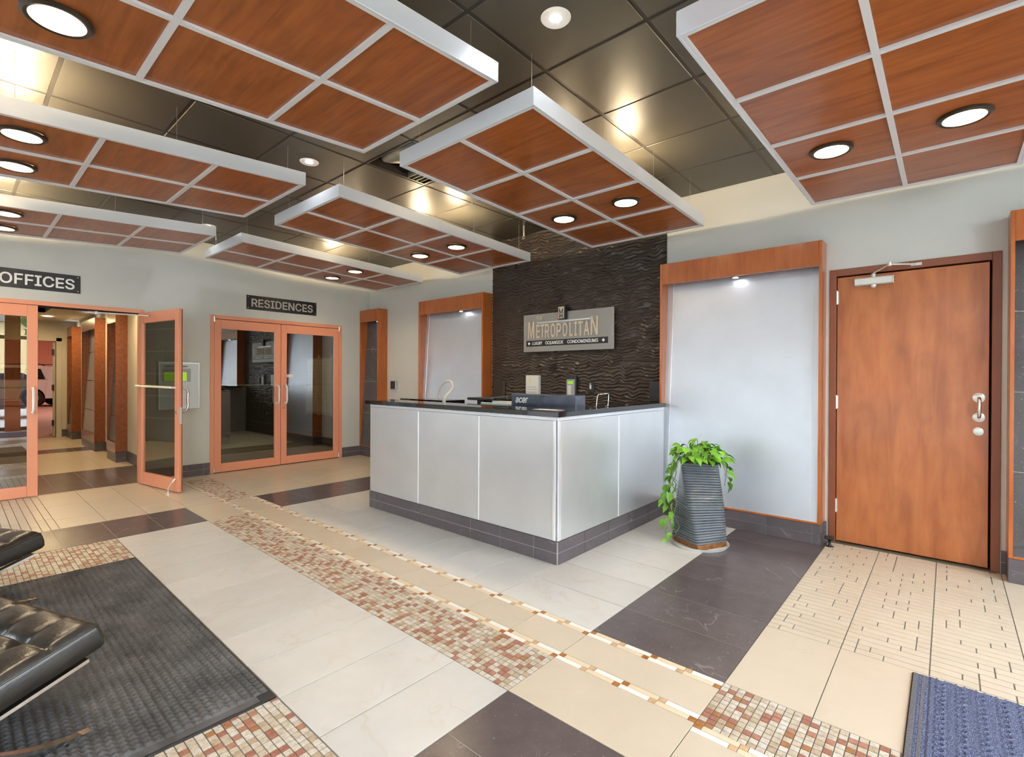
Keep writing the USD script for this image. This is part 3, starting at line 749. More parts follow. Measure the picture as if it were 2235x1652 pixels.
# residences pair
d2 = struct('door_2', 'pair of orange framed dark glass doors below the RESIDENCES sign')
mb = MB()
mb.box(XL - .13, XL + .012, RES[0], RES[0] + .045, 0, RES[2], .002); mb.box(XL - .13, XL + .012, RES[1] - .045, RES[1], 0, RES[2], .002)
mb.box(XL - .13, XL + .012, RES[0] + .045, RES[1] - .045, 2.085, RES[2], .002)
obj('door_frame', mb, 'salmon_paint', d2)
mid = 3.237
def to_wall(mesh, y, sgn):   # leaf x axis -> +y or -y along the wall; leaf y axis -> outwards (+x)
    v_, f_ = mesh.get() if isinstance(mesh, MB) else mesh
    out = np.c_[XL + .006 + v_[:, 1], y + sgn * v_[:, 0], v_[:, 2]]
    return out, (f_ if sgn < 0 else f_[:, ::-1])
for k, (y, sgn, wd) in enumerate(((RES[0] + .048, 1, mid - RES[0] - .051), (RES[1] - .048, -1, RES[1] - mid - .051))):
    fr, gl = leaf_meshes(wd, 2.078)
    lf = obj('door_leaf', to_wall(fr, y, sgn), 'salmon_paint', d2)
    obj('glass_pane', to_wall(gl, y, sgn), 'glass_tinted', lf)
    obj('pull_handle', to_wall(c_pull(wd - .055, 1), y, sgn), 'white_plastic', lf, smooth=True)
    obj('push_bar', to_wall(tube([(.08, -.06, 1.185), (wd - .08, -.06, 1.185)], .012, 8), y, sgn), 'cream_plastic', lf)
    for z in (.055, 2.075): obj('pivot', to_wall(xf(cyl(.014, -.035, .035, sides=14), None, (.0, .006, z)), y, sgn), 'satin_nickel', lf, smooth=40)
obj('lock_cylinder', xf(cyl(.017, 0, .008, sides=20), roty(math.pi / 2), (XL + .006, 3.278, .845)), 'satin_nickel', d2)
st = obj('pull_sticker', BX(XL - .0135, XL - .0128, 3.330, 3.425, 1.297, 1.342), 'white_plastic', d2)
tm_ = meshkit.text_mesh('PULL', .026, .0008); tm_.apply_translation([0, 0, 0])
v_, f_ = np.array(tm_.vertices), np.array(tm_.faces)
obj('sticker_text', (np.c_[XL - .0126 + v_[:, 2], 3.340 + v_[:, 0] * .9, 1.306 + v_[:, 1]], f_), 'letter_grey', st)
# office pair: left leaf shut, right leaf swung open into the lobby
d3 = struct('door_3', 'orange framed office doors, left leaf shut and right leaf swung open')
mb = MB()
mb.box(XL - .13, XL + .012, OFF[0], OFF[0] + .045, 0, OFF[2], .002); mb.box(XL - .13, XL + .012, OFF[1] - .045, OFF[1], 0, OFF[2], .002)
mb.box(XL - .13, XL + .012, OFF[0] + .045, OFF[1] - .045, 2.072, OFF[2], .002)
obj('door_frame', mb, 'salmon_paint', d3)
obj('head_gap', BX(XL - .12, XL - .03, OFF[0] + .05, OFF[1] - .05, 2.060, 2.072), 'black_gap', d3)
fr, gl = leaf_meshes(.636 - OFF[0] - .048, 2.068)
lf = obj('door_leaf', to_wall(fr, OFF[0] + .048, 1), 'salmon_paint', d3)
obj('glass_pane', to_wall(gl, OFF[0] + .048, 1), 'glass_tinted', lf)
obj('pull_handle', to_wall(c_pull(.636 - OFF[0] - .048 - .04, 1), OFF[0] + .048, 1), 'white_plastic', lf, smooth=True)
obj('push_bar', to_wall(tube([(.08, -.06, 1.185), (.83, -.06, 1.185)], .012, 8), OFF[0] + .048, 1), 'cream_plastic', lf)
Hh = np.array([XL + .022, OFF[1] - .062, 0]); tip = np.array([-6.449, 1.692, 0])
dx = tip - Hh; ang = math.atan2(dx[1], dx[0]); Lw = np.linalg.norm(dx)
fr, gl = leaf_meshes(Lw, 2.070, bot=.145)
def op(mesh):
    v_, f_ = mesh.get() if isinstance(mesh, MB) else mesh
    v_ = v_.copy(); v_[:, 1] += .045
    return v_ @ rotz(ang).T + Hh, f_
lf = obj('door_leaf', op(fr), 'salmon_paint', d3)
obj('glass_pane', op(gl), 'glass_tinted', lf)
obj('push_bar', op(smooth_bar := tube([(.02, -.05, 1.19), (.02, -.085, 1.19), (Lw - .06, -.085, 1.18), (Lw - .06, -.05, 1.18)], .011, 8)), 'cream_plastic', lf)
obj('pull_handle', op(c_pull(Lw - .05, 1)), 'satin_nickel', lf, smooth=True)
obj('lock_plate', op(BX(Lw - .001, Lw + .003, -.034, -.010, .775, .960)), 'bright_trim', lf)
obj('lock_cylinder', op(xf(cyl(.016, 0, .008, sides=18), rotx(math.pi / 2), (Lw - .04, -.045, .905))), 'satin_nickel', lf)
obj('edge_groove', op(BX(Lw - .001, Lw + .001, -.012, -.006, .02, 2.06)), 'black_gap', lf)
obj('kick_stop', op(tube(smoothpath([(Lw - .06, -.048, .16), (Lw - .07, -.075, .12), (Lw - .10, -.10, .04), (Lw - .10, -.10, .012)], 14), .009, 8)), 'satin_nickel', lf)
obj('kick_stop_foot', op(xf(cyl(.022, 0, .016, sides=16), None, (Lw - .10, -.10, 0))), 'satin_nickel', lf)
a0 = np.array([XL - .03, 1.13, 2.045]); a1 = (np.array([.30, -.02, 2.02]) @ rotz(ang).T) + Hh
obj('stay_arm', tube([a0 + [-.06, -.06, .02], a0, a1], .008, 8), 'aluminium_paint', d3)
obj('stay_joint', xf(cyl(.014, -.02, .014, sides=12), None, a0), 'white_plastic', d3)

# ---- lettered signs
def lettered(txt, h, sx=1., depth=.003, bold=True):
    m_ = meshkit.text_mesh(txt, h, depth, bold); v_ = np.array(m_.vertices); v_[:, 0] -= v_[:, 0].min(); v_[:, 0] *= sx
    return v_, np.array(m_.faces)
def wall_sign(name, y0, y1, z0, z1, txt, ty, tz, th, tw, label, plate, let):
    s_ = thing(name, label, 'sign', (XL, (y0 + y1) / 2, z0))
    o = [XL, (y0 + y1) / 2, z0]
    obj('plate', xf(BX(XL + .001, XL + .008, y0, y1, z0, z1, .001), None, -np.array(o)), plate, s_)
    v_, f_ = lettered(txt, th); v_[:, 0] *= tw / v_[:, 0].max()
    if len(txt) > 0:
        obj('lettering', (np.c_[XL + .008 + v_[:, 2], ty + v_[:, 0], tz + v_[:, 1]] - o, f_), let, s_)
    for yy in (y0 + .022, y1 - .022):
        for zz in (z0 + .022, z1 - .022):
            obj('screw', xf(cyl(.006, 0, .004, sides=10), roty(math.pi / 2), np.array((XL + .008, yy, zz)) - o), 'satin_nickel', s_)
wall_sign('residences_sign', 2.756, 3.781, 2.255, 2.455, 'RESIDENCES', 2.822, 2.300, .108, .898, 'black RESIDENCES sign with pale letters above the dark glass doors', 'sign_black', 'letter_grey')
wall_sign('offices_sign', .281 - .02, .984, 2.238, 2.438, 'OFFICES', .343, 2.281, .108, .592, 'dark navy OFFICES sign with white letters above the open door', 'sign_navy', 'letter_white')

# main sign on the relief panel
SX0, SX1, SZ0, SZ1, SY = -3.918, -2.668, 1.622, 2.072, YW - .045
s_ = thing('company_sign', 'grey building name sign with raised cream letters on the dark relief wall', 'sign', ((SX0 + SX1) / 2, YW, SZ0))
o = np.array([(SX0 + SX1) / 2, YW, SZ0])
def SB(x0, x1, z0, z1, d0, d1, b=.001): return xf(BX(x0, x1, SY - d1, SY - d0, z0, z1, b), None, -o)
obj('plate', SB(SX0, SX1, SZ0, SZ1, 0, .012), 'sign_grey', s_)
obj('standoff', xf(BX(SX0 + .2, SX1 - .2, SY, YW - .01, SZ0 + .1, SZ1 - .1), None, -o), 'black_gap', s_)
def letters(txt, x0, x1, z0, h, d0, d1, mt, name, bold=True):
    v_, f_ = lettered(txt, h, depth=d1 - d0, bold=bold); v_[:, 0] *= (x1 - x0) / v_[:, 0].max()
    return obj(name, (np.c_[x0 + v_[:, 0], SY - d0 - v_[:, 2], z0 + v_[:, 1]] - o, f_[:, ::-1] if False else f_), mt, s_)
def one_letter(ch, x0, x1, z0, z1):
    v_, f_ = lettered(ch, .1, depth=.012); v_[:, 1] -= v_[:, 1].min()
    v_[:, 0] *= (x1 - x0) / v_[:, 0].max(); v_[:, 1] *= (z1 - z0) / v_[:, 1].max()
    obj('letter', (np.c_[x0 + v_[:, 0], SY - .014 - v_[:, 2], z0 + v_[:, 1]] - o, f_), 'letter_cream', s_)
one_letter('M', -3.836, -3.742, 1.783, 1.984)
xs = np.linspace(-3.712, -2.892, 10)
wd = [.052, .060, .062, .066, .064, .066, .052, .036, .062, .072]
pos = [-3.712, -3.650, -3.580, -3.496, -3.410, -3.322, -3.234, -3.164, -3.108, -3.026]
for ch, x, w_ in zip('ETROPOLITA', [-3.714, -3.652, -3.582, -3.498, -3.414, -3.328, -3.236, -3.168, -3.118, -3.040], wd):
    one_letter(ch, x + .004, x + .004 + w_ * .98, 1.783, 1.944)
one_letter('N', -2.948, -2.858, 1.783, 1.988)
obj('rule_bar', SB(-3.703, -2.960, 1.957, 1.974, .012, .020), 'bright_trim', s_)
letters('THE', -3.711, -3.622, 1.995, .046, .012, .020, 'letter_cream', 'small_lettering')
em = obj('emblem_block', SB(-3.372, -3.268, 1.982, 2.130, .012, .052), 'sign_black', s_)
obj('emblem_face', SB(-3.366, -3.286, 1.990, 2.124, .052, .055), 'letter_cream', em)
for a, b in ((-3.352, -3.344), (-3.308, -3.300)): obj('emblem_stroke', SB(a, b, 2.000, 2.105, .055, .057), 'sign_black', em)
for (xa, za, xb, zb) in ((-3.352, 2.105, -3.328, 2.050), (-3.300, 2.105, -3.324, 2.050), (-3.340, 2.000, -3.326, 2.040), (-3.312, 2.000, -3.326, 2.040)):
    obj('emblem_stroke', xf(tube([(xa, SY - .056, za), (xb, SY - .056, zb)], .004, 6), None, -o), 'sign_navy', em)
strip = obj('caption_strip', SB(-3.868, -2.737, 1.689, 1.756, .012, .020), 'sign_black', s_)
letters('LUXURY', -3.775, -3.622, 1.705, .036, .020, .022, 'letter_white', 'caption_lettering')
letters('OCEANSIDE', -3.578, -3.318, 1.705, .036, .020, .022, 'letter_white', 'caption_lettering')
letters('CONDOMINIUMS', -3.262, -2.855, 1.705, .036, .020, .022, 'letter_white', 'caption_lettering')
for x in (-3.824, -2.790):
    obj('caption_diamond', xf(BX(-.014, .014, -.001, .001, -.014, .014), roty(math.pi / 4), np.array((x, SY - .021, 1.722)) - o), 'letter_white', s_)

# ---- wall devices
def dev(name, label, cat, x0, x1, z0, z1, y, depth, mt, b=.003):
    t_ = thing(name, label, cat, ((x0 + x1) / 2, y, z0)); obj('casing', BX(x0 - (x0 + x1) / 2, x1 - (x0 + x1) / 2, -depth, 0, 0, z1 - z0, b), mt, t_); return t_
t_ = dev('intercom', 'white wall intercom with louvred face on the relief wall', 'intercom', -3.878, -3.680, 1.105, 1.340, YW - .012, .05, 'white_plastic')
obj('speaker_grille', xf(cyl(.032, 0, .003, sides=24), rotx(math.pi / 2), (-.02, -.05, .175)), 'cream_plastic', t_)
for k in range(3): obj('groove', BX(-.085, .075, -.052, -.049, .030 + k * .030, .036 + k * .030), 'grey_plastic', t_)
t_ = dev('keypad_panel', 'black and silver keypad with lit green display on the relief wall', 'keypad', -3.300, -3.152, 1.100, 1.337, YW - .012, .035, 'black_plastic')
obj('face', BX(-.052, .058, -.040, -.035, .0, .195), 'grey_plastic', t_)
obj('display', BX(-.036, .036, -.043, -.040, .142, .172), 'lcd_green', t_)
obj('label_card', BX(-.036, .012, -.043, -.040, .02, .125), 'paper', t_)
t_ = dev('wall_jack', 'black switch plate with small white insert right of the keypad', 'switch', -3.007, -2.932, 1.148, 1.270, YW - .012, .022, 'black_plastic')
obj('insert', BX(-.010, .012, -.026, -.022, .04, .085), 'white_plastic', t_)
obj('toggle', BX(-.008, .010, -.030, -.022, .09, .106), 'grey_plastic', t_)
dev('cover_plate', 'plain dark plate at the left edge of the relief wall', 'wall plate', -4.445, -4.262, .95, 1.268, YW - .012, .016, 'dark_relief')
dev('cover_plate', 'plain dark plate at the right edge of the relief wall', 'wall plate', -2.277, -2.150, 1.080, 1.282, YW - .012, .02, 'black_plastic')
t_ = dev('card_reader', 'small dark card reader with a red dot beside the corner wall case', 'card reader', -6.733, -6.590, 1.110, 1.252, YW, .035, 'grey_plastic', .006)
obj('reader_face', BX(-.058, .058, -.039, -.035, .01, .132, .001), 'black_plastic', t_)
obj('status_dot', xf(cyl(.006, 0, .002, sides=10), rotx(math.pi / 2), (0, -.039, .080)), 'red_dot', t_)
# directory panel on the left wall, half hidden by the open door
t_ = thing('directory_panel', 'silver entry directory panel with green screen behind the open glass door', 'directory', (XL, 1.95, .89))
obj('casing', BX(0, .05, -.235, .220, 0, .600, .004), 'fascia_metal', t_)
obj('face', BX(.05, .056, -.215, .200, .018, .575, .002), 'directory_face', t_)
obj('screen_bezel', BX(.056, .060, -.190, .112, .350, .515), 'grey_plastic', t_)
obj('screen', BX(.060, .061, -.180, .068, .358, .470), 'lcd_green', t_)
v_, f_ = lettered('DIRECTORY', .022, depth=.001); v_[:, 0] *= .25 / v_[:, 0].max()
obj('lettering', (np.c_[.0565 + v_[:, 2], -.170 + v_[:, 0], .532 + v_[:, 1]], f_), 'sign_black', t_)
for i in range(3):
    for j in range(4): obj('key', BX(.056, .059, .060 + i * .019, .073 + i * .019, .19 + j * .022, .205 + j * .022), 'white_plastic', t_)
obj('notice', BX(.056, .057, .03, .11, .07, .15), 'paper', t_)
t_ = thing('door_pull_box', 'pale small box on the wall above the directory panel', 'wall box', (XL, 1.92, 1.53))
obj('casing', BX(0, .03, -.12, .10, 0, .17, .004), 'wall_paint', t_)

# ---- reception desk
DX0, DX1, DY0, DY1, ZP = -4.396, -2.050, 2.820, 4.54, 1.038
t_ = thing('reception_desk', 'L shaped reception desk with steel panels and black stone top', 'desk', (DX1, DY0, 0))
o = np.array([DX1, DY0, 0])
def DB(x0, x1, y0, y1, z0, z1, b=0.): return xf(BX(x0, x1, y0, y1, z0, z1, b), None, -o)
mb = MB(); mb.add(*DB(DX0 + .02, DX1 - .012, DY0 + .012, DY0 + .14, 0, ZP)); mb.add(*DB(DX1 - .14, DX1 - .012, DY0 + .14, DY1 + .17, 0, ZP)); mb.add(*DB(DX0 + .02, DX0 + .14, DY0 + .14, 3.6, 0, ZP))
obj('carcass', mb, 'grey_plastic', t_)
fx = [DX0, -3.618, -2.838, DX1 - .040]
for a, b in zip(fx, fx[1:]): obj('steel_panel', DB(a + .004, b - .004, DY0, DY0 + .014, .165, 1.010, .001), 'desk_steel', t_)
fy = [DY0 + .045, 3.675, DY1]
for a, b in zip(fy, fy[1:]): obj('steel_panel', DB(DX1 - .014, DX1, a + .004, b - .004, .165, 1.010, .001), 'desk_steel', t_)
obj('steel_panel', DB(DX0, DX0 + .014, DY0 + .01, 3.6, .165, 1.010, .001), 'desk_steel', t_)
for x in fx[1:3]: obj('joint_trim', DB(x - .006, x + .006, DY0 - .004, DY0 + .01, .165, 1.005, .002), 'bright_trim', t_)
obj('joint_trim', DB(DX1 - .01, DX1 + .004, 3.669, 3.681, .165, 1.005, .002), 'bright_trim', t_)
obj('corner_trim', DB(DX1 - .044, DX1 - .020, DY0 - .004, DY0 + .01, .165, 1.012, .002), 'bright_trim', t_)
obj('corner_trim', DB(DX1 - .010, DX1 + .003, DY0 + .004, DY0 + .042, .165, 1.012, .002), 'bright_trim', t_)
obj('top_rail', DB(DX0, DX1 - .001, DY0 + .001, DY0 + .02, 1.012, ZP), 'fascia_metal', t_)
obj('top_rail', DB(DX1 - .02, DX1 - .001, DY0 + .02, DY1, 1.012, ZP), 'fascia_metal', t_)
mb = MB(); mb.add(*DB(DX0 - .045, DX1 + .022, DY0 - .030, 3.10, ZP, 1.076, .002)); mb.add(*DB(DX1 - .34, DX1 + .022, 3.10, DY1 - .004, ZP, 1.076, .002))
ct = obj('countertop', mb, 'counter_stone', t_)
obj('return_shelf', DB(DX0 - .05, DX0 + .67, 3.22, 3.50, 1.046, 1.082, .002), 'counter_stone', t_)
obj('shelf_bracket', DB(DX0 + .40, DX0 + .50, 3.23, 3.34, 1.020, 1.046), 'black_plastic', t_)
obj('work_surface', DB(DX0 + .14, DX1 - .14, DY0 + .14, 3.65, .72, .75), 'grey_plastic', t_)
bs = []
xs = [DX0] + [x for x in np.arange(-2.261 - 20 * .333, DX1, .333) if DX0 + .04 < x < DX1 - .04] + [DX1 - .002]
ys = [DY0] + [3.163, 3.509, 3.865, 4.206] + [DY1 - .003]
for z0, z1 in ((.001, .0790), (.0826, .160)):
    for a, b in zip(xs, xs[1:]): obj('base_tile', DB(a + .0019, b - .0019, DY0 - .006, DY0 + .006, z0, z1, .001), 'base_tile', t_)
    for a, b in zip(ys, ys[1:]): obj('base_tile', DB(DX1 - .006, DX1 + .004, a + .0019, b - .0019, z0, z1, .001), 'base_tile', t_)
mb = MB(); mb.add(*DB(DX0, DX1, DY0 - .003, DY0 + .02, 0, .1595)); mb.add(*DB(DX1 - .02, DX1 + .001, DY0, DY1, 0, .1595))
obj('base_grout', mb, 'grout_light', t_)

# things on and behind the desk
t_ = thing('monitor_carton', 'bluish black product carton with white lettering standing behind the desk counter', 'box', (-2.58, 3.32, .75))
obj('carton', BX(-.350, .340, 0, .14, 0, .420, .003), 'carton_black', t_)
v_, f_ = lettered('acer', .058, depth=.0012); v_[:, 0] *= .135 / v_[:, 0].max()
obj('lettering', (np.c_[-.300 + v_[:, 0] + v_[:, 1] * .2, -.0005 - v_[:, 2], .345 + v_[:, 1]], f_), 'letter_white', t_)
t_ = thing('printer', 'grey office machine with a black top flap behind the desk counter', 'printer', (-3.30, 3.42, .75))
obj('body', BX(-.12, .40, .0, .42, 0, .322, .006), 'paper_blue', t_)
obj('top_flap', BX(-.33, .03, .02, .40, .337, .362, .004), 'black_plastic', t_)
obj('flap_post', BX(-.215, -.125, .05, .30, 0, .337), 'black_plastic', t_)
obj('scanner_lid', xf(BX(-.12, .10, .0, .30, 0, .035, .012), roty(-.08), (.08, .06, .345)), 'black_plastic', t_)
obj('paper_stack', BX(.02, .20, .02, .28, .324, .340), 'paper', t_)
t_ = thing('cable_hoop', 'cream flexible tube arched above the black side shelf of the desk', 'tube', (-3.75, 3.30, 1.082))
ho = np.array([-3.75, 3.30, 1.082])
pts = [(-3.945, 3.31, 1.084), (-3.930, 3.31, 1.15), (-3.880, 3.31, 1.225), (-3.790, 3.31, 1.272), (-3.715, 3.31, 1.262), (-3.690, 3.30, 1.215), (-3.705, 3.25, 1.15), (-3.712, 3.21, 1.085)]
obj('hose', xf(tube(smoothpath(pts, 40), .010, 10), None, -ho), 'cream_plastic', t_, smooth=True)
obj('end_plate', xf(BX(-3.725, -3.690, 3.198, 3.212, 1.030, 1.095, .002), None, -ho), 'white_plastic', t_)
t_ = thing('sign_holder', 'bent chrome wire holder standing on the right arm of the counter', 'holder', (-2.15, 3.55, 1.0775))
obj('wire', tube(np.array([(-.030, -.05, .003), (-.030, -.02, .002), (-.026, -.01, .085), (-.020, -.005, .100), (.018, .085, .108), (.022, .090, .098), (.020, .08, .004), (.024, .04, .004)]), .0032, 8), 'chrome', t_)
t_ = thing('paper_sheet', 'pale paper leaflet lying flat on the front of the counter', 'paper', (-2.20, 2.93, 1.0775))
obj('sheet', xf(BX(-.13, .09, -.05, .05, 0, .001), rotz(.05)), 'paper', t_)

# ---- floor mats
def heightmat(name, label, x0, x1, y0, y1, hf, mt, res, edge, edge_mt):
    t_ = thing(name, label, 'floor mat', ((x0 + x1) / 2, (y0 + y1) / 2, 0))
    ox, oy = (x0 + x1) / 2, (y0 + y1) / 2
    xs, ys = np.arange(x0 + edge, x1 - edge + 1e-6, res), np.arange(y0 + edge, y1 - edge + 1e-6, res)
    X, Y = np.meshgrid(xs, ys); Z = hf(X, Y)
    V = np.stack([X - ox, Y - oy, Z], -1).reshape(-1, 3); i = np.arange(X.size).reshape(X.shape)
    q = np.stack([i[:-1, :-1], i[:-1, 1:], i[1:, 1:], i[1:, :-1]], -1).reshape(-1, 4)
    obj('pile', (V, np.vstack([q[:, [0, 1, 2]], q[:, [0, 2, 3]]])), mt, t_, smooth=True)
    return t_, ox, oy
def weave(X, Y):
    p = .0305; i = np.floor(Y / p); a = (X / p + .5 * (i % 2)) % 1; b = (Y / p) % 1
    bump = np.clip(np.sin(np.pi * a), 0, 1) ** .7 * np.clip(np.sin(np.pi * b), 0, 1) ** .6
    edge_ = (X > MAT[1] - .060) | (X < MAT[0] + .030)
    bump = np.where(edge_, 0, bump)
    return .0025 + .017 * bump * (.75 + .25 * np.sin(2 * np.pi * (a + b) * 2)) + .002 * meshkit.noise(np.stack([X * 40, Y * 40, 0 * X], -1), 3)
t_, ox, oy = heightmat('floor_mat', 'large charcoal woven mat under the black leather chairs', MAT[0], MAT[1], MAT[2], MAT[3], weave, 'mat_black', .0062, .010, 'mat_edge')
mb = MB()
mb.box(MAT[0] - ox, MAT[1] - ox, MAT[3] - .055 - oy, MAT[3] - oy, 0, .006, .002); mb.box(MAT[0] - ox, MAT[1] - ox, MAT[2] - oy, MAT[2] + .055 - oy, 0, .006, .002)
mb.box(MAT[0] - ox, MAT[0] + .02 - ox, MAT[2] - oy, MAT[3] - oy, 0, .006, .002); mb.box(MAT[1] - .012 - ox, MAT[1] - ox, MAT[2] - oy, MAT[3] - oy, 0, .005, .002)
mb.box(MAT[0] - ox, MAT[1] - ox, MAT[2] - oy, MAT[3] - oy, 0, .002)
obj('border', mb, 'mat_edge', t_)
BM = (-.114, 1.10, .60, 2.857)
def scallop(X, Y):
    px, py = .062, .036
    a = ((X - BM[0] - .075) / px) % 1; b = ((Y - BM[2]) / py + .0 * np.floor((X - BM[0] - .075) / px)) % 1
    r = np.hypot((a - .36) * px, (b - .5) * py); ring = np.exp(-((r - .013) / .0035) ** 2)
    pit = np.clip(1 - r / .011, 0, 1)
    cord = .5 + .5 * np.cos(2 * np.pi * X / .0075)
    z = .0085 + .0022 * cord * (a > .62) + .0045 * ring - .0065 * pit + .0009 * meshkit.noise(np.stack([X * 160, Y * 160, 0 * X], -1), 5)
    z = np.where(X < BM[0] + .060, .0075 + .0012 * np.cos(2 * np.pi * X / .021), z)
    return z
t_, ox, oy = heightmat('floor_mat', 'blue carpet mat with raised loop pattern at the lower right corner', *BM, scallop, 'mat_blue', .0042, .004, 'mat_grey')
mb = MB(); mb.box(BM[0] - ox, BM[1] - ox, BM[2] - oy, BM[3] - oy, 0, .004)
obj('backing', mb, 'rubber_black', t_)
for a, b in ((.004, .022), (.034, .046)):
    obj('border_stripe', BX(BM[0] + a - ox, BM[0] + b - ox, BM[2] + .004 - oy, BM[3] - .006 - oy, .004, .0092, .001), 'mat_grey', t_)

# ---- black leather lounge chairs: local axes x = across, y = backwards, origin on the floor below the right front corner
def tufted(wd, dp, th, nu, nv, side=True):
    """A tufted cushion in its own frame: x 0..wd, y 0..dp, z -th..0."""
    n1, n2 = 61, 57
    U, V = np.meshgrid(np.linspace(0, 1, n1), np.linspace(0, 1, n2))
    e = np.minimum(np.minimum(U, 1 - U) * wd, np.minimum(V, 1 - V) * dp)
    z = -.020 * np.exp(-e / .012)
    cells = np.abs(np.sin(np.pi * U * nu)) * np.abs(np.sin(np.pi * V * nv))
    z += .011 * (cells ** .30 - .6)
    fu, fv = U * nu, V * nv
    dd = np.hypot((fu - np.round(fu)) * wd / nu, (fv - np.round(fv)) * dp / nv)
    inner = (np.round(fu) > 0) & (np.round(fu) < nu) & (np.round(fv) > 0) & (np.round(fv) < nv)
    z -= np.where(inner, .022 * np.exp(-(dd / .022) ** 2), 0)
    z += .004 * (meshkit.fbm(np.stack([U * 9, V * 9, 0 * U], -1), 3, 2) - .5)
    top = np.stack([U * wd, V * dp, z], -1)
    i = np.arange(U.size).reshape(U.shape)
    q = np.stack([i[:-1, :-1], i[:-1, 1:], i[1:, 1:], i[1:, :-1]], -1).reshape(-1, 4)
    f = np.vstack([q[:, [0, 1, 2]], q[:, [0, 2, 3]]])
    loop = np.r_[i[0, :], i[1:, -1], i[-1, -2::-1], i[-2:0:-1, 0]]
    tv = top.reshape(-1, 3); n = len(tv)
    rim = tv[loop]; cx = np.array([wd / 2, dp / 2, 0])
    lv = [rim]; 
    for fr_, bul in ((.15, .004), (.5, .007), (.85, .004), (1., -.008)):
        r_ = rim.copy(); dirn = (r_ - cx) * [1, 1, 0]; dirn /= np.linalg.norm(dirn, axis=1, keepdims=True)
        r_ = r_ + dirn * bul; r_[:, 2] = -th * fr_ + rim[:, 2] * (1 - fr_); lv.append(r_)
    vs = [tv]; fs = [f]; off = n; prev = loop
    m = len(loop)
    for r_ in lv[1:]:
        ids = off + np.arange(m); vs.append(r_); off += m
        a, b = prev, np.roll(prev, -1); c, d = ids, np.roll(ids, -1)
        fs.append(np.c_[a, c, b]); fs.append(np.c_[b, c, d]); prev = ids
    cen = off; vs.append(cx[None] + [[0, 0, -th]])
    fs.append(np.c_[prev, np.full(m, cen), np.roll(prev, -1)])
    pts = [(a * wd / nu, b * dp / nv) for a in range(1, nu) for b in range(1, nv)]
    return np.vstack(vs), np.vstack(fs), pts, rim
def lounge_chair(label, K, th, slope):
    c = thing('lounge_chair', label, 'chair', (0, 0, 0))
    e = np.array([-math.cos(th), -math.sin(th), 0]); b = np.array([math.sin(th), -math.cos(th), 0])
    K = np.array(K, float)
    c.GetAttribute('xformOp:translate').Set(Gf.Vec3d(float(K[0]), float(K[1]), 0.))
    def place(v_, org, ax, ay, az): return org + v_[:, :1] * ax + v_[:, 1:2] * ay + v_[:, 2:3] * az
    up = np.array([0, 0, 1.])
    sb = b * math.cos(slope) - up * math.sin(slope); sn = b * math.sin(slope) + up * math.cos(slope)
    o0 = np.array([0, 0, K[2]])
    W_ = .76
    v_, f_, pts, rim = tufted(W_, .60, .115, 5, 4)
    # x axis e runs to the chair's other side; (e, sb, sn) must be right-handed
    if np.dot(np.cross(e, sb), sn) < 0: f_ = f_[:, ::-1]
    seat = obj('seat_cushion', (place(v_, o0, e, sb, sn), f_), 'leather', c, smooth=35)
    for (x, y) in pts: obj('button', (lambda s: (s.vertices * [1, 1, .55] + place(np.array([[x, y, -.022]]), o0, e, sb, sn), s.faces))(trimesh.creation.icosphere(1, .010)), 'leather_button', seat, smooth=True)
    r_ = place(rim, o0, e, sb, sn); obj('piping', tube(np.vstack([r_, r_[:1]])[::3], .0035, 6), 'leather', seat, smooth=True)
    bt = slope + math.radians(82); bb_ = b * math.cos(bt - slope * 2 + .25) + up * math.sin(bt - slope * 2 + .25)
    rec = math.radians(68); bb_ = b * math.cos(rec) + up * math.sin(rec); bn = -b * math.sin(rec) + up * math.cos(rec)
    ob = o0 + sb * .60 + sn * .01 - up * .02
    v_, f_, pts, rim = tufted(W_, .56, .11, 5, 4)
    if np.dot(np.cross(e, bb_), bn) < 0: f_ = f_[:, ::-1]
    back = obj('back_cushion', (place(v_, ob, e, bb_, bn), f_), 'leather', c, smooth=35)
    for (x, y) in pts: obj('button', (lambda s: (s.vertices + place(np.array([[x, y, -.022]]), ob, e, bb_, bn), s.faces))(trimesh.creation.icosphere(1, .010)), 'leather_button', back, smooth=True)
    # crossed flat steel bars on each side
    def flat(path, off):
        p = np.asarray(path); n = len(p); t = np.gradient(p, axis=0); t /= np.linalg.norm(t, axis=1, keepdims=True)
        nn = np.c_[-t[:, 1], t[:, 0]]; hw, ht = .0175, .0065
        V = []
        for (sx, sn_) in ((-1, -1), (1, -1), (1, 1), (-1, 1)):
            q = p + nn * ht * sn_
            V.append(off * e + sx * hw * e + q[:, :1] * b + q[:, 1:2] * up)
        V = np.stack(V, 1).reshape(-1, 3); f = []
        for i in range(n - 1):
            for j in range(4):
                k = (j + 1) % 4; f.append([i * 4 + j, i * 4 + k, (i + 1) * 4 + k, (i + 1) * 4 + j])
        f += [[3, 2, 1, 0], [4 * n - 4, 4 * n - 3, 4 * n - 2, 4 * n - 1]]
        return V, np.array(f)
    zr = K[2] - .142
    for off in (.022, W_ - .022):
        seatbar = np.vstack([bez((.02, zr), (.22, zr - .045), (.40, zr - .085), n=10)[:-1], bez((.40, zr - .085), (.56, zr - .125), (.56, .03), (.76, .007), n=16)])
        backbar = bez((.005, .007), (.22, .03), (.50, .18), (.72, .50), (.80, .80), n=26)
        obj('frame_bar', flat(seatbar, off), 'chrome', c); obj('frame_bar', flat(backbar, off), 'chrome', c)
    for d_, z in ((.06, zr - .014), (.42, .20)):
        obj('cross_bar', tube([.045 * e + d_ * b + z * up, (W_ - .045) * e + d_ * b + z * up], .009, 6), 'chrome', c)
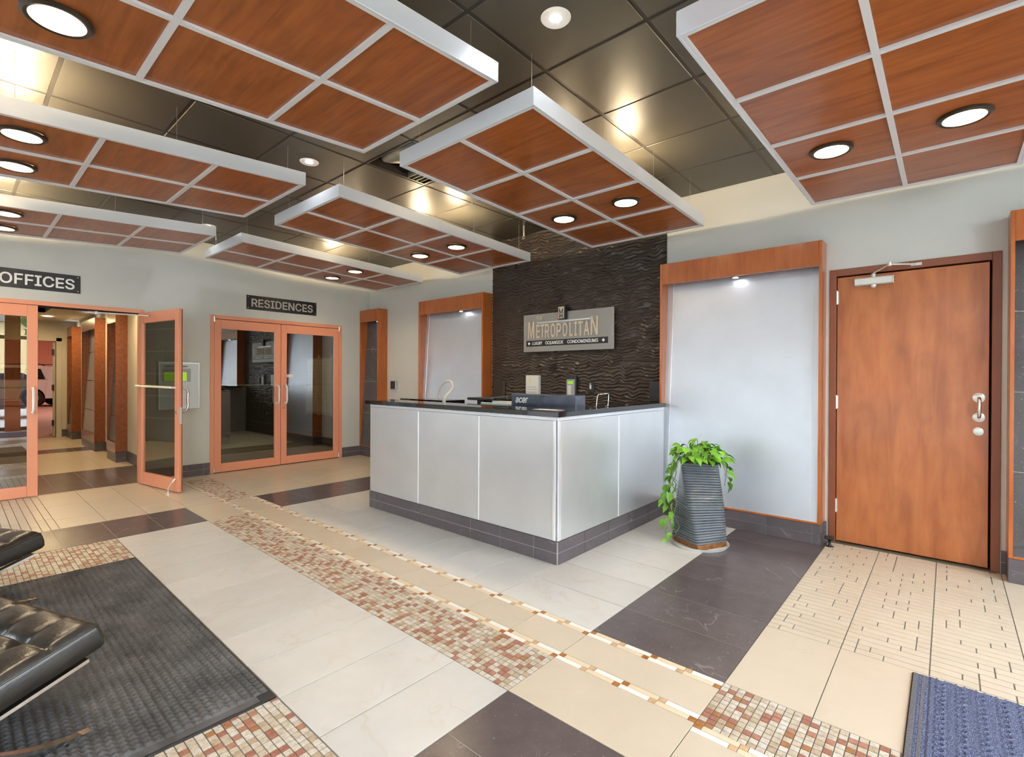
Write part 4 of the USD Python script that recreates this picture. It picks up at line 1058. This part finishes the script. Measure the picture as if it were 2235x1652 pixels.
    for k in range(5):
        x = .12 + k * .13
        obj('strap', tube([x * e + .06 * b + (zr + .005) * up, x * e + .42 * b + (zr - .075) * up], .006, 6), 'rubber_black', c)
    return c
lounge_chair('nearest black tufted leather lounge chair with chrome frame on the charcoal mat', (-2.352, .359, .42), .362, .221)
lounge_chair('farther black tufted leather lounge chair cut by the left edge', (-3.985, .352, .415), .50, .20)

# ---- twisted square planter with trailing plant
PC = np.array([-1.485, 3.950, 0])
pl = thing('planter', 'tall twisted blue grey ribbed square pot beside the steel wall case', 'planter', PC)
def twisted(z0, z1, n, rib=.0085, inset=0.):
    th0 = math.atan2(-.94, .34); V = []; per = 40
    zs = np.linspace(z0, z1, n)
    for z in zs:
        t = z / .655; tw = th0 - t * math.radians(45)
        half = (.148 - .013 * t) - inset
        k = math.floor(t * 33); w_ = (t * 33) % 1
        half += rib * (abs(math.sin(math.pi * w_)) ** .6 - .6)
        for j in range(per):
            a = 2 * math.pi * j / per
            p_ = 7.0
            r = half * math.sqrt(2) / ((abs(math.cos(a)) ** 1 + abs(math.sin(a)) ** 1) )   # square with corners on the axes
            r = half * math.sqrt(2) / (abs(math.cos(a)) + abs(math.sin(a)))
            if abs((a / (math.pi / 2)) - round(a / (math.pi / 2))) < .02: r *= .965
            V.append([r * math.cos(a + tw), r * math.sin(a + tw), z])
    V = np.array(V); F = []
    for i in range(n - 1):
        for j in range(per):
            k = (j + 1) % per; F.append([i * per + j, i * per + k, (i + 1) * per + k, (i + 1) * per + j])
    return V, np.array(F), per
v_, f_, per = twisted(.045, .655, 300)
obj('pot_wall', (v_, f_), 'pot_glaze', pl, smooth=50)
v_, f_, per = twisted(.0, .046, 10, .002)
obj('pot_foot', (v_, f_), 'pot_rust', pl)
v_, f_, per = twisted(.56, .655, 8, 0., .016)
obj('pot_lining', (v_, f_[:, ::-1]), 'pot_glaze', pl)
top = twisted(.6549, .655, 2)[0][-40:]; inn = twisted(.6549, .655, 2, 0., .016)[0][-40:]
rv = np.vstack([top, inn]); rf = np.array([[j, (j + 1) % 40, 40 + (j + 1) % 40, 40 + j] for j in range(40)])
obj('pot_rim', (rv, rf), 'pot_glaze', pl)
obj('soil', cyl(.125, .585, .60, sides=20), 'soil', pl)
sc = thing('saucer', 'clear round plastic saucer under the twisted pot', 'saucer', PC + [.01, -.01, 0])
obj('dish', lathe([(0, .004), (.195, .004), (.213, .022), (.217, .022), (.200, .0), (0, 0)], 48), 'acrylic', sc, smooth=40)
pt = thing('trailing_plant', 'bright green trailing pothos plant growing in the twisted pot', 'plant', PC + [0, 0, .60])
def leaf(L, W_, fold=.25, droop=.35):
    n = 7; V = []
    for i in range(n):
        t = i / (n - 1); w_ = W_ * (math.sin(math.pi * min(t * .96 + .04, 1)) ** .75) * (1.25 - .75 * t) * .62
        y = L * t; z = -droop * L * t * t
        V += [[-w_, y - (.10 * L * (1 - t) if t < .3 else 0) * .6, z + fold * w_], [0, y, z - .0], [w_, y - (.10 * L * (1 - t) if t < .3 else 0) * .6, z + fold * w_]]
    F = []
    for i in range(n - 1):
        for j in (0, 1): F.append([i * 3 + j, i * 3 + j + 1, (i + 1) * 3 + j + 1, (i + 1) * 3 + j])
    return np.array(V), np.array(F)
R2 = random.Random(11)
def put_leaf(p, az, tilt, L):
    v_, f_ = leaf(L, L * .62, .3 + .2 * R2.random(), .2 + .4 * R2.random())
    v_ = v_ @ rotx(tilt).T @ roty((R2.random() - .5) * .7).T @ rotz(az).T + p
    obj('leaf', (v_, f_), 'leaf_green', pt, smooth=True)
def vine_with(path, r=.0028):
    obj('stem', tube(path, r, 6), 'vine', pt, smooth=True)
for k in range(105):
    a = R2.random() * 2 * math.pi; r = .135 * math.sqrt(R2.random())
    h_ = .055 + .16 * R2.random() * (1.15 - r / .2)
    q = np.array([r * math.cos(a), r * math.sin(a), h_])
    out = q * [1, 1, 0] * (1.0 + .75 * R2.random()); tip_ = np.array([out[0], out[1], h_ + .02])
    if k % 2 == 0: vine_with(bez((q[0] * .4, q[1] * .4, 0), (q[0] * .8, q[1] * .8, h_ * .9), tip_, n=7), .0022)
    put_leaf(tip_, a - math.pi / 2 + (R2.random() - .5) * 1.6, .1 - .5 * R2.random(), .045 + .042 * R2.random())
lv_dir = np.array([-.936, -.352, 0]); toward = np.array([.352, -.936, 0])
def trail(side, fwd, drop, n, spread, seed, swing=.05):
    rr = random.Random(seed)
    s0 = lv_dir * .12 * side + toward * fwd
    pts = [s0 * .4 + [0, 0, .03], s0 + [0, 0, .085], s0 + lv_dir * side * (.05 + .03 * rr.random()) + [0, 0, .02]]
    z = .02
    while z > -drop:
        z -= .075
        pts.append(s0 + lv_dir * side * (.055 + spread * (1 - math.exp(z * 4)) + swing * (rr.random() - .5)) + toward * .05 * (rr.random() - .5) + [0, 0, z])
    path = smoothpath(pts, 46)
    vine_with(path, .0026)
    for k in range(n):
        i = 8 + int((len(path) - 9) * k / max(n - 1, 1)); p = path[i]
        out = lv_dir * side * (.02 + .03 * rr.random()) + toward * (rr.random() - .3) * .05 + [0, 0, -.01]
        az = math.atan2(out[1], out[0]) - math.pi / 2 + (rr.random() - .5) * 2.0
        put_leaf(p + out * .6, az, -.3 - .9 * rr.random(), .045 + .035 * rr.random())
trail(1, .04, .57, 12, .06, 1, .09); trail(1, .09, .50, 9, .01, 2, .08); trail(1, -.02, .36, 8, .09, 3, .08); trail(1, .0, .24, 7, .11, 4); trail(1, .06, .14, 6, .07, 5)
trail(-1, .02, .10, 8, .05, 6, .03); trail(-1, -.04, .04, 6, .12, 7, .03)
obj('dead_leaf', xf(leaf(.03, .02), rotz(2.2), tuple(toward * .10 + [-.05, 0, .075])), 'dead_leaf', pt)

# ---- office passage beyond the left doorway
w = struct('wall_passage_right', 'cream right wall of the office passage')
obj('wall_section', BX(-14.3, XL - .14, 1.80, 1.95, 0, 2.9), 'cream_paint', w)
w = struct('wall_passage_end', 'cream end wall of the office passage')
obj('wall_section', BX(-14.3, -14.2, 1.50, 1.80, 0, 2.9), 'cream_paint', w)
obj('wall_section', BX(-14.3, -14.2, .50, 1.50, 2.05, 2.9), 'cream_paint', w)
obj('wall_section', BX(-14.3, -14.2, -1.3, .50, 0, 2.9), 'cream_paint', w)
w = struct('wall_passage_left', 'dark tiled left wall of the office passage')
obj('wall_section', BX(-14.3, XL - .14, -1.45, -1.30, 0, 2.9), 'hall_tile', w)
for k in range(5):
    obj('wall_joint', BX(-13.5, XL - .2, -1.30, -1.297, .45 + k * .45, .458 + k * .45), 'hall_joint', w)
w = struct('ceiling_passage', 'cream soffit and dark tray ceiling of the office passage')
mb = MB(); mb.box(-14.3, XL - .14, 1.15, 1.80, 2.45, 2.6); mb.box(-14.3, -12.3, -1.3, 1.15, 2.45, 2.6); mb.box(-8.3, XL - .14, -1.3, 1.15, 2.45, 2.6)
obj('soffit', mb, 'cream_paint', w)
obj('ceiling_tray', BX(-12.4, -8.2, -1.4, 1.25, 2.66, 2.72), 'tray_dark', w)
obj('tray_edge', BX(-12.31, -12.30, -1.3, 1.15, 2.45, 2.66), 'tray_dark', w)
bs = struct('baseboard_passage', 'dark tile baseboard of the office passage')
base_run(bs, (-14.2, 1.80), (XL - .15, 1.80), (0, -1)); base_run(bs, (-14.2, 1.80), (-14.2, 1.59), (1, 0))
dg = struct('door_4', 'grey framed doorway to the garage at the end of the passage')
mb = MB(); mb.box(-14.31, -14.18, 1.50, 1.585, 0, 2.10); mb.box(-14.31, -14.18, .42, .50, 0, 2.10); mb.box(-14.31, -14.18, .42, 1.585, 2.03, 2.10)
obj('door_frame', mb, 'cream_paint', dg)
obj('door_leaf', xf(BX(-.95, 0, -.045, 0, .01, 2.02), rotz(-.10), (-14.25, 1.497, 0)), 'door_grey', dg)
for z in (.3, 1.05, 1.8): obj('hinge', BX(-14.25, -14.22, 1.435, 1.475, z - .06, z + .06), 'dark_bronze', dg)
def hall_case(x0, x1, label, steel):
    c = thing('passage_case', label, 'wall panel', ((x0 + x1) / 2, 1.80, 0))
    ox = (x0 + x1) / 2; yf = -.145
    def L(x, X, y, Y, z, Z, b=.0): return BX(x - ox, X - ox, y, Y, z, Z, b)
    obj('side_board', L(x1 - .022, x1, yf, 0, .16, 2.31, .001), 'hall_wood', c); obj('side_board', L(x0, x0 + .022, yf, 0, .16, 2.31, .001), 'hall_wood', c)
    obj('header', L(x0 + .022, x1 - .022, yf, yf + .02, 2.12, 2.31), 'hall_wood', c)
    obj('bottom_rail', L(x0, x1, yf, yf + .02, .14, .16), 'hall_wood', c)
    fr = [0, .25, .5, .75, 1.]
    for a, b in zip(fr, fr[1:]):
        pts = np.array([[xx, yf + .01 + .12 * q + d, .165 + 2.1 * q] for xx in (x0 + .024 - ox, x1 - .024 - ox) for q in (a + .002, b - .002) for d in (0, .01)])
        obj('stone_tile', (pts, _hullfaces(pts)), 'steel_panel' if steel else 'case_tile', c)
    for z0, z1 in ((0, .078), (.08, .158)): obj('base_tile', L(x0, x1, yf + .003, 0, z0, z1), 'base_tile', c)
    obj('puck_lens', xf(cyl(.025, 0, .004, sides=16), None, (0, yf + .06, 2.26)), 'puck_glow', c)
    # lower wood apron seen edge-on
    obj('apron', L(x0, x1, yf - .004, yf, .16, .30), 'hall_wood', c)
hall_case(-10.02, -9.40, 'nearest dark wood wall case in the office passage', False)
hall_case(-12.30, -11.02, 'middle wide wood wall case in the office passage with a lit head', True)
hall_case(-14.05, -13.42, 'farthest narrow wood wall case in the office passage', False)
for x in (-8.5, -10.6, -13.0):
    t_ = thing('passage_downlight', ['passage ceiling downlight just inside the office door', 'passage ceiling downlight in the middle', 'passage ceiling downlight near the garage door'][int(x < -9) + int(x < -12)], 'downlight', (x, 1.25, 2.449))
    obj('lamp', cyl(.07, -.004, 0, sides=20), 'hall_lamp', t_); obj('trim_ring', lathe([(.07, -.001), (.07, -.008), (.09, -.004), (.09, -.001)], 20), 'white_plastic', t_)
def mailboxes(loc, rz, label, cols=5, rows=8):
    t_ = thing('mailbox_unit', label, 'mailboxes', loc, rz)
    Wd = cols * .155 + .06
    obj('cabinet', BX(0, Wd, .0, .06, 0, 1.08, .004), 'mailbox_metal', t_)
    for i in range(cols):
        for j in range(rows):
            z0 = .05 + j * .125; x0 = .03 + i * .155
            dd = obj('mailbox_door', BX(x0 + .004, x0 + .151, -.010, 0, z0 + .004, z0 + .121, .003), 'mailbox_light', t_)
            obj('lock', xf(cyl(.007, 0, .004, sides=8), rotx(math.pi / 2), (x0 + .12, -.010, z0 + .065)), 'chrome', dd)
    for x in (.0, Wd / 2, Wd): obj('post', BX(x - .012, x + .012, -.018, .02, -.02, 1.13, .003), 'mailbox_light', t_)
mailboxes((-9.60, -1.236, .60), 180, 'metal mailbox unit on the dark wall of the office passage', 6)

# residences vestibule behind the tinted doors
w = struct('wall_vestibule_right', 'dark tiled right wall behind the tinted RESIDENCES doors')
obj('wall_section', BX(-12.6, XL - .14, 4.76, 4.86, 0, 2.6), 'hall_tile', w)
for k in range(5): obj('wall_joint', BX(-12.6, XL - .15, 4.757, 4.76, .24 + k * .475, .249 + k * .475), 'hall_joint', w)
w = struct('wall_vestibule_end', 'dark tiled end wall behind the tinted RESIDENCES doors')
obj('wall_section', BX(-12.7, -12.6, 2.0, 4.86, 0, 2.6), 'hall_tile', w)
for k in range(5): obj('wall_joint', BX(-12.6, -12.597, 3.2, 4.3, .24 + k * .475, .249 + k * .475), 'hall_joint', w)
w = struct('wall_vestibule_left', 'dark tiled left wall behind the tinted RESIDENCES doors')
obj('wall_section', BX(-12.6, XL - .14, 1.955, 2.05, 0, 2.6), 'hall_tile', w)
w = struct('ceiling_vestibule', 'dark ceiling behind the tinted RESIDENCES doors')
obj('deck', BX(-12.7, XL - .14, 1.96, 4.86, 2.6, 2.7), 'tray_dark', w)
w = struct('floor_vestibule', 'dull brown floor behind the tinted RESIDENCES doors')
obj('slab', BX(-12.6, XL - .06, 2.05, 4.76, -.02, .002), 'hall_floor', w)
mailboxes((-9.57, 4.696, .585), 0, 'metal mailbox unit seen through the right RESIDENCES door', 6)
t_ = thing('rug', 'olive rug on the vestibule floor behind the RESIDENCES doors', 'rug', (-10.3, 3.35, .002))
obj('pile', BX(-1.25, 1.15, -1.1, 1.12, 0, .012, .004), 'rug_olive', t_); obj('border', BX(.95, 1.19, -1.12, 1.14, 0, .0125, .004), 'rug_tan', t_)
t_ = thing('vestibule_downlight', 'lit ceiling downlight seen through the left RESIDENCES door', 'downlight', (-10.2, 3.2, 2.599))
obj('lamp', cyl(.09, -.004, 0, sides=20), 'vestibule_lamp', t_)

# garage behind the passage, with a white car
w = struct('wall_garage_end', 'salmon painted garage wall behind the white car')
obj('wall_section', BX(-36.1, -36, -14, 14, 0, 3.6), 'garage_paint', w)
w = struct('ceiling_garage', 'salmon lit garage ceiling'); obj('slab', BX(-36, -14.4, -14, 14, 3.6, 3.8), 'garage_paint', w)
w = struct('floor_garage', 'salmon lit garage floor'); obj('slab', BX(-36, -14.31, -14, 14, -.15, -.001), 'garage_floor', w)
w = struct('wall_garage_right', 'salmon painted right garage wall'); obj('wall_section', BX(-36, -14.4, 13.9, 14, 0, 3.6), 'garage_paint', w)
w = struct('wall_garage_left', 'salmon painted left garage wall'); obj('wall_section', BX(-36, -14.4, -14, -13.9, 0, 3.6), 'garage_paint', w)
w = struct('wall_garage_front', 'garage side of the passage end wall')
mb = MB(); mb.box(-14.40, -14.31, 1.6, 14, 0, 3.6); mb.box(-14.40, -14.31, -14, .40, 0, 3.6); mb.box(-14.40, -14.31, .40, 1.6, 2.1, 3.6)
obj('wall_section', mb, 'garage_paint', w)
for i, (x, y) in enumerate(((-22., 4.), (-28., -2.), (-31., 5.))):
    t_ = thing('garage_lamp', ['nearest garage ceiling lamp', 'left garage ceiling lamp', 'far garage ceiling lamp'][i], 'lamp', (x, y, 3.598))
    obj('tube', BX(-.8, .8, -.12, .12, -.05, -.01, .01), 'garage_lamp', t_); obj('housing', BX(-.85, .85, -.16, .16, -.01, 0), 'white_plastic', t_)
def car(name, label, loc, rz, paint, suv=True):
    """Length along x (front at -x, rear at +x), width in y."""
    t_ = thing(name, label, 'car', loc, rz)
    L_, Wd = 4.7, 1.86
    prof = [(-2.35, .45), (-2.35, .85), (-2.2, 1.0), (-1.15, 1.12), (-.45, 1.62), (.0, 1.70), (1.6, 1.70), (1.98, 1.62), (2.22, 1.15), (2.32, 1.0), (2.35, .55), (2.25, .35), (-2.2, .30)] if suv else \
           [(-2.25, .40), (-2.3, .65), (-2.1, .80), (-1.0, .92), (-.3, 1.36), (.9, 1.40), (1.6, 1.02), (2.2, .95), (2.3, .6), (2.2, .33), (-2.1, .28)]
    poly = Polygon(prof).buffer(-.06).buffer(.06)
    for cx in (-1.42, 1.40): poly = poly.difference(Point(cx, .36).buffer(.42))
    v_, f_ = extr(poly, Wd, -Wd / 2)
    v_ = np.c_[v_[:, 0], -v_[:, 2], v_[:, 1]]
    tz = np.clip((v_[:, 2] - 1.0) / .7, 0, 1); v_[:, 1] *= 1 - .14 * tz
    obj('body', (v_, f_), paint, t_, smooth=30)
    if suv: wins = [[(-.95, 1.14), (-.38, 1.55), (.22, 1.60), (.22, 1.14)], [(.30, 1.14), (.30, 1.60), (1.02, 1.60), (1.02, 1.14)], [(1.12, 1.14), (1.12, 1.59), (1.62, 1.56), (1.80, 1.14)]]
    else: wins = [[(-.85, .95), (-.25, 1.29), (.30, 1.32), (.30, .95)], [(.36, .95), (.36, 1.32), (.85, 1.32), (1.35, .98)]]
    for s in (-1, 1):
        for q in wins:
            P = []
            for x, z in q:
                y = s * Wd / 2 * (1 - .14 * np.clip((z - 1.) / .7, 0, 1))
                P += [[x, y + s * .006, z], [x, y - s * .02, z]]
            P = np.array(P); obj('side_window', (P, _hullfaces(P)), 'car_glass', t_)
        for cx in (-1.42, 1.40):
            wv = xf(lathe([(.0, .0), (.22, .0), (.24, .03), (.35, .02), (.36, -.2), (.0, -.2)], 26), rotx(math.pi / 2 if s < 0 else -math.pi / 2), (cx, s * (Wd / 2 - .02), .36))
            wh = obj('tyre', wv, 'rubber_black', t_, smooth=40)
            obj('wheel_rim', xf(lathe([(0, .035), (.05, .045), (.20, .03), (.22, .02)], 20), rotx(math.pi / 2 if s < 0 else -math.pi / 2), (cx, s * (Wd / 2 - .01), .36)), 'wheel_grey', wh)
        obj('tail_lamp', BX(2.06, 2.30, s * (Wd / 2 - .16) - .09, s * (Wd / 2 - .16) + .09 + s * .06, .92, 1.28, .03), 'tail_red', t_)
        obj('roof_rail', tube([(-.2, s * .66, 1.70), (.0, s * .66, 1.76), (1.5, s * .66, 1.76), (1.7, s * .66, 1.69)], .018, 6), 'black_plastic', t_) if suv else None
    if suv:
        P = np.array([[2.02, y, 1.54] for y in (-.68, .68)] + [[2.225, y, 1.16] for y in (-.78, .78)] + [[2.04, y, 1.55] for y in (-.68, .68)] + [[2.26, y, 1.16] for y in (-.78, .78)])
        obj('rear_window', (P, _hullfaces(P)), 'car_glass', t_)
    obj('rear_bumper', BX(2.2, 2.42, -.88, .88, .42, .66, .05), paint, t_)
    return t_
car('car', 'white sport utility vehicle parked in the salmon garage beyond the far doorway', (-29.6, 1.45, 0), 62, 'car_white')

# ---- glazed fronts behind the lens and the street outside
def front(name, label, axis, pos, a0, a1, step, doors=()):
    w_ = struct(name, label)
    def bxx(a, b, z0, z1, d0=-.05, d1=.05):
        return BX(pos + d0, pos + d1, a, b, z0, z1, .002) if axis == 'x' else BX(a, b, pos + d0, pos + d1, z0, z1, .002)
    n = int(round((a1 - a0) / step)); es = np.linspace(a0, a1, n + 1)
    for e_ in es: obj('mullion', bxx(e_ - .03, e_ + .03, 0, ZC), 'mullion', w_)
    for z in (.04, 2.20, ZC - .05): obj('rail', bxx(a0, a1, z - .04, z + .04), 'mullion', w_)
    for a, b in zip(es, es[1:]):
        for z0, z1 in ((.08, 2.16), (2.24, ZC - .09)): obj('glass_pane', bxx(a + .03, b - .03, z0, z1, -.004, .004), 'glass_clear', w_)
front('window_1', 'dark framed glass street front to the right of the lens', 'x', XR, YF, YW, 1.15)
front('window_2', 'dark framed glass street front behind the lens', 'y', YF, XL, XR, 1.15)
t_ = thing('entry_column', 'wood clad column beside the street entry', 'column', (XR - .14, .98, 0))
obj('shaft', BX(-.09, .09, -.13, .13, 0, ZC - .01, .004), 'case_wood', t_)
gd = struct('street_ground', 'grey pavement outside the glass fronts')
mb = MB(); mb.box(XR + .1, 45, -45, 45, -.2, -.03); mb.box(-60, XR + .1, -45, YF - .1, -.2, -.03)
obj('paving', mb, 'pavement', gd)
car('car', 'dark sedan parked on the street outside the right front', (7.2, .6, -.03), 92, 'car_dark', False)
def tree(x, y, h, r, seed, label):
    t_ = thing('street_tree', label, 'tree', (x, y, -.03)); rr = random.Random(seed)
    obj('trunk', tube(bez((0, 0, 0), (.1, .05, h * .3), (0, 0, h * .62), n=8), np.linspace(.17, .07, 8), 8), 'bark', t_)
    mb = MB(); q = np.array([[-1, 0, 0], [0, .6, .15], [1, 0, 0], [0, -.6, .15]])
    for k in range(900):
        d_ = np.array([rr.gauss(0, 1), rr.gauss(0, 1), rr.gauss(0, .8)]); d_ *= r * rr.random() ** .4 / np.linalg.norm(d_)
        R_ = rotz(rr.random() * 6.3) @ rotx(rr.random() * 3) @ roty(rr.random() * 3)
        mb.add(q * .22 * (.6 + .8 * rr.random()) @ R_.T + d_ + [0, 0, h * .72], [[0, 1, 2], [0, 2, 3]])
    obj('crown', mb, 'leaf_tree', t_)
tree(10.5, 3.2, 6.5, 2.2, 1, 'street tree outside the right front, left one'); tree(11.5, -2.5, 7.0, 2.4, 2, 'street tree outside the right front, right one')
tree(-3.0, -9.5, 6.5, 2.3, 3, 'street tree outside the front behind the lens')
t_ = thing('street_house', 'low yellow house across the street', 'building', (24, 1.5, 0))
obj('wall', BX(0, 6, -9, 9, 0, 4.2), 'facade_yellow', t_)
P = np.array([[-.5, y, 4.2] for y in (-9.5, 9.5)] + [[6.5, y, 4.2] for y in (-9.5, 9.5)] + [[3, y, 6.2] for y in (-9.5, 9.5)])
obj('roof', (P, _hullfaces(P)), 'roof_dark', t_)
for y in (-6, -2, 2, 6): obj('window', BX(-.03, .02, y - .6, y + .6, 1.3, 2.8), 'window_dark', t_)
t_ = thing('street_block', 'pale two storey block across the street behind the lens', 'building', (-3, -13, 0))
obj('wall', BX(-16, 16, -6, 0, 0, 6.5), 'facade_grey', t_)
for x in range(-14, 15, 3):
    for z in (1.0, 4.0): obj('window', BX(x - .6, x + .6, -.02, .03, z, z + 1.5), 'window_dark', t_)
t_ = thing('potted_palm', 'leafy potted palm standing by the glass street front', 'plant', (1.35, -.35, 0))
obj('pot', lathe([(0, .0), (.14, 0), (.18, .32), (.16, .32), (.15, .28), (0, .28)], 24), 'black_plastic', t_, smooth=40)
rr = random.Random(5)
for k in range(16):
    a = k * 2.4; r = .30 + .25 * rr.random(); h_ = .75 + .35 * rr.random()
    p_ = bez((0, 0, .28), (.12 * math.cos(a), .12 * math.sin(a), h_), (r * math.cos(a), r * math.sin(a), h_ - .1), n=8)
    mb = MB(); mb.add(*tube(p_, .006, 5))
    for i in range(2, 8):
        for s in (-1, 1):
            v_, f_ = leaf(.20, .05, .2, .5); mb.add(v_ @ rotz(a - math.pi / 2 + s * .7).T + p_[i], np.vstack([f_[:, [0, 1, 2]], f_[:, [0, 2, 3]]]))
    obj('frond', mb, 'leaf_tree', t_)
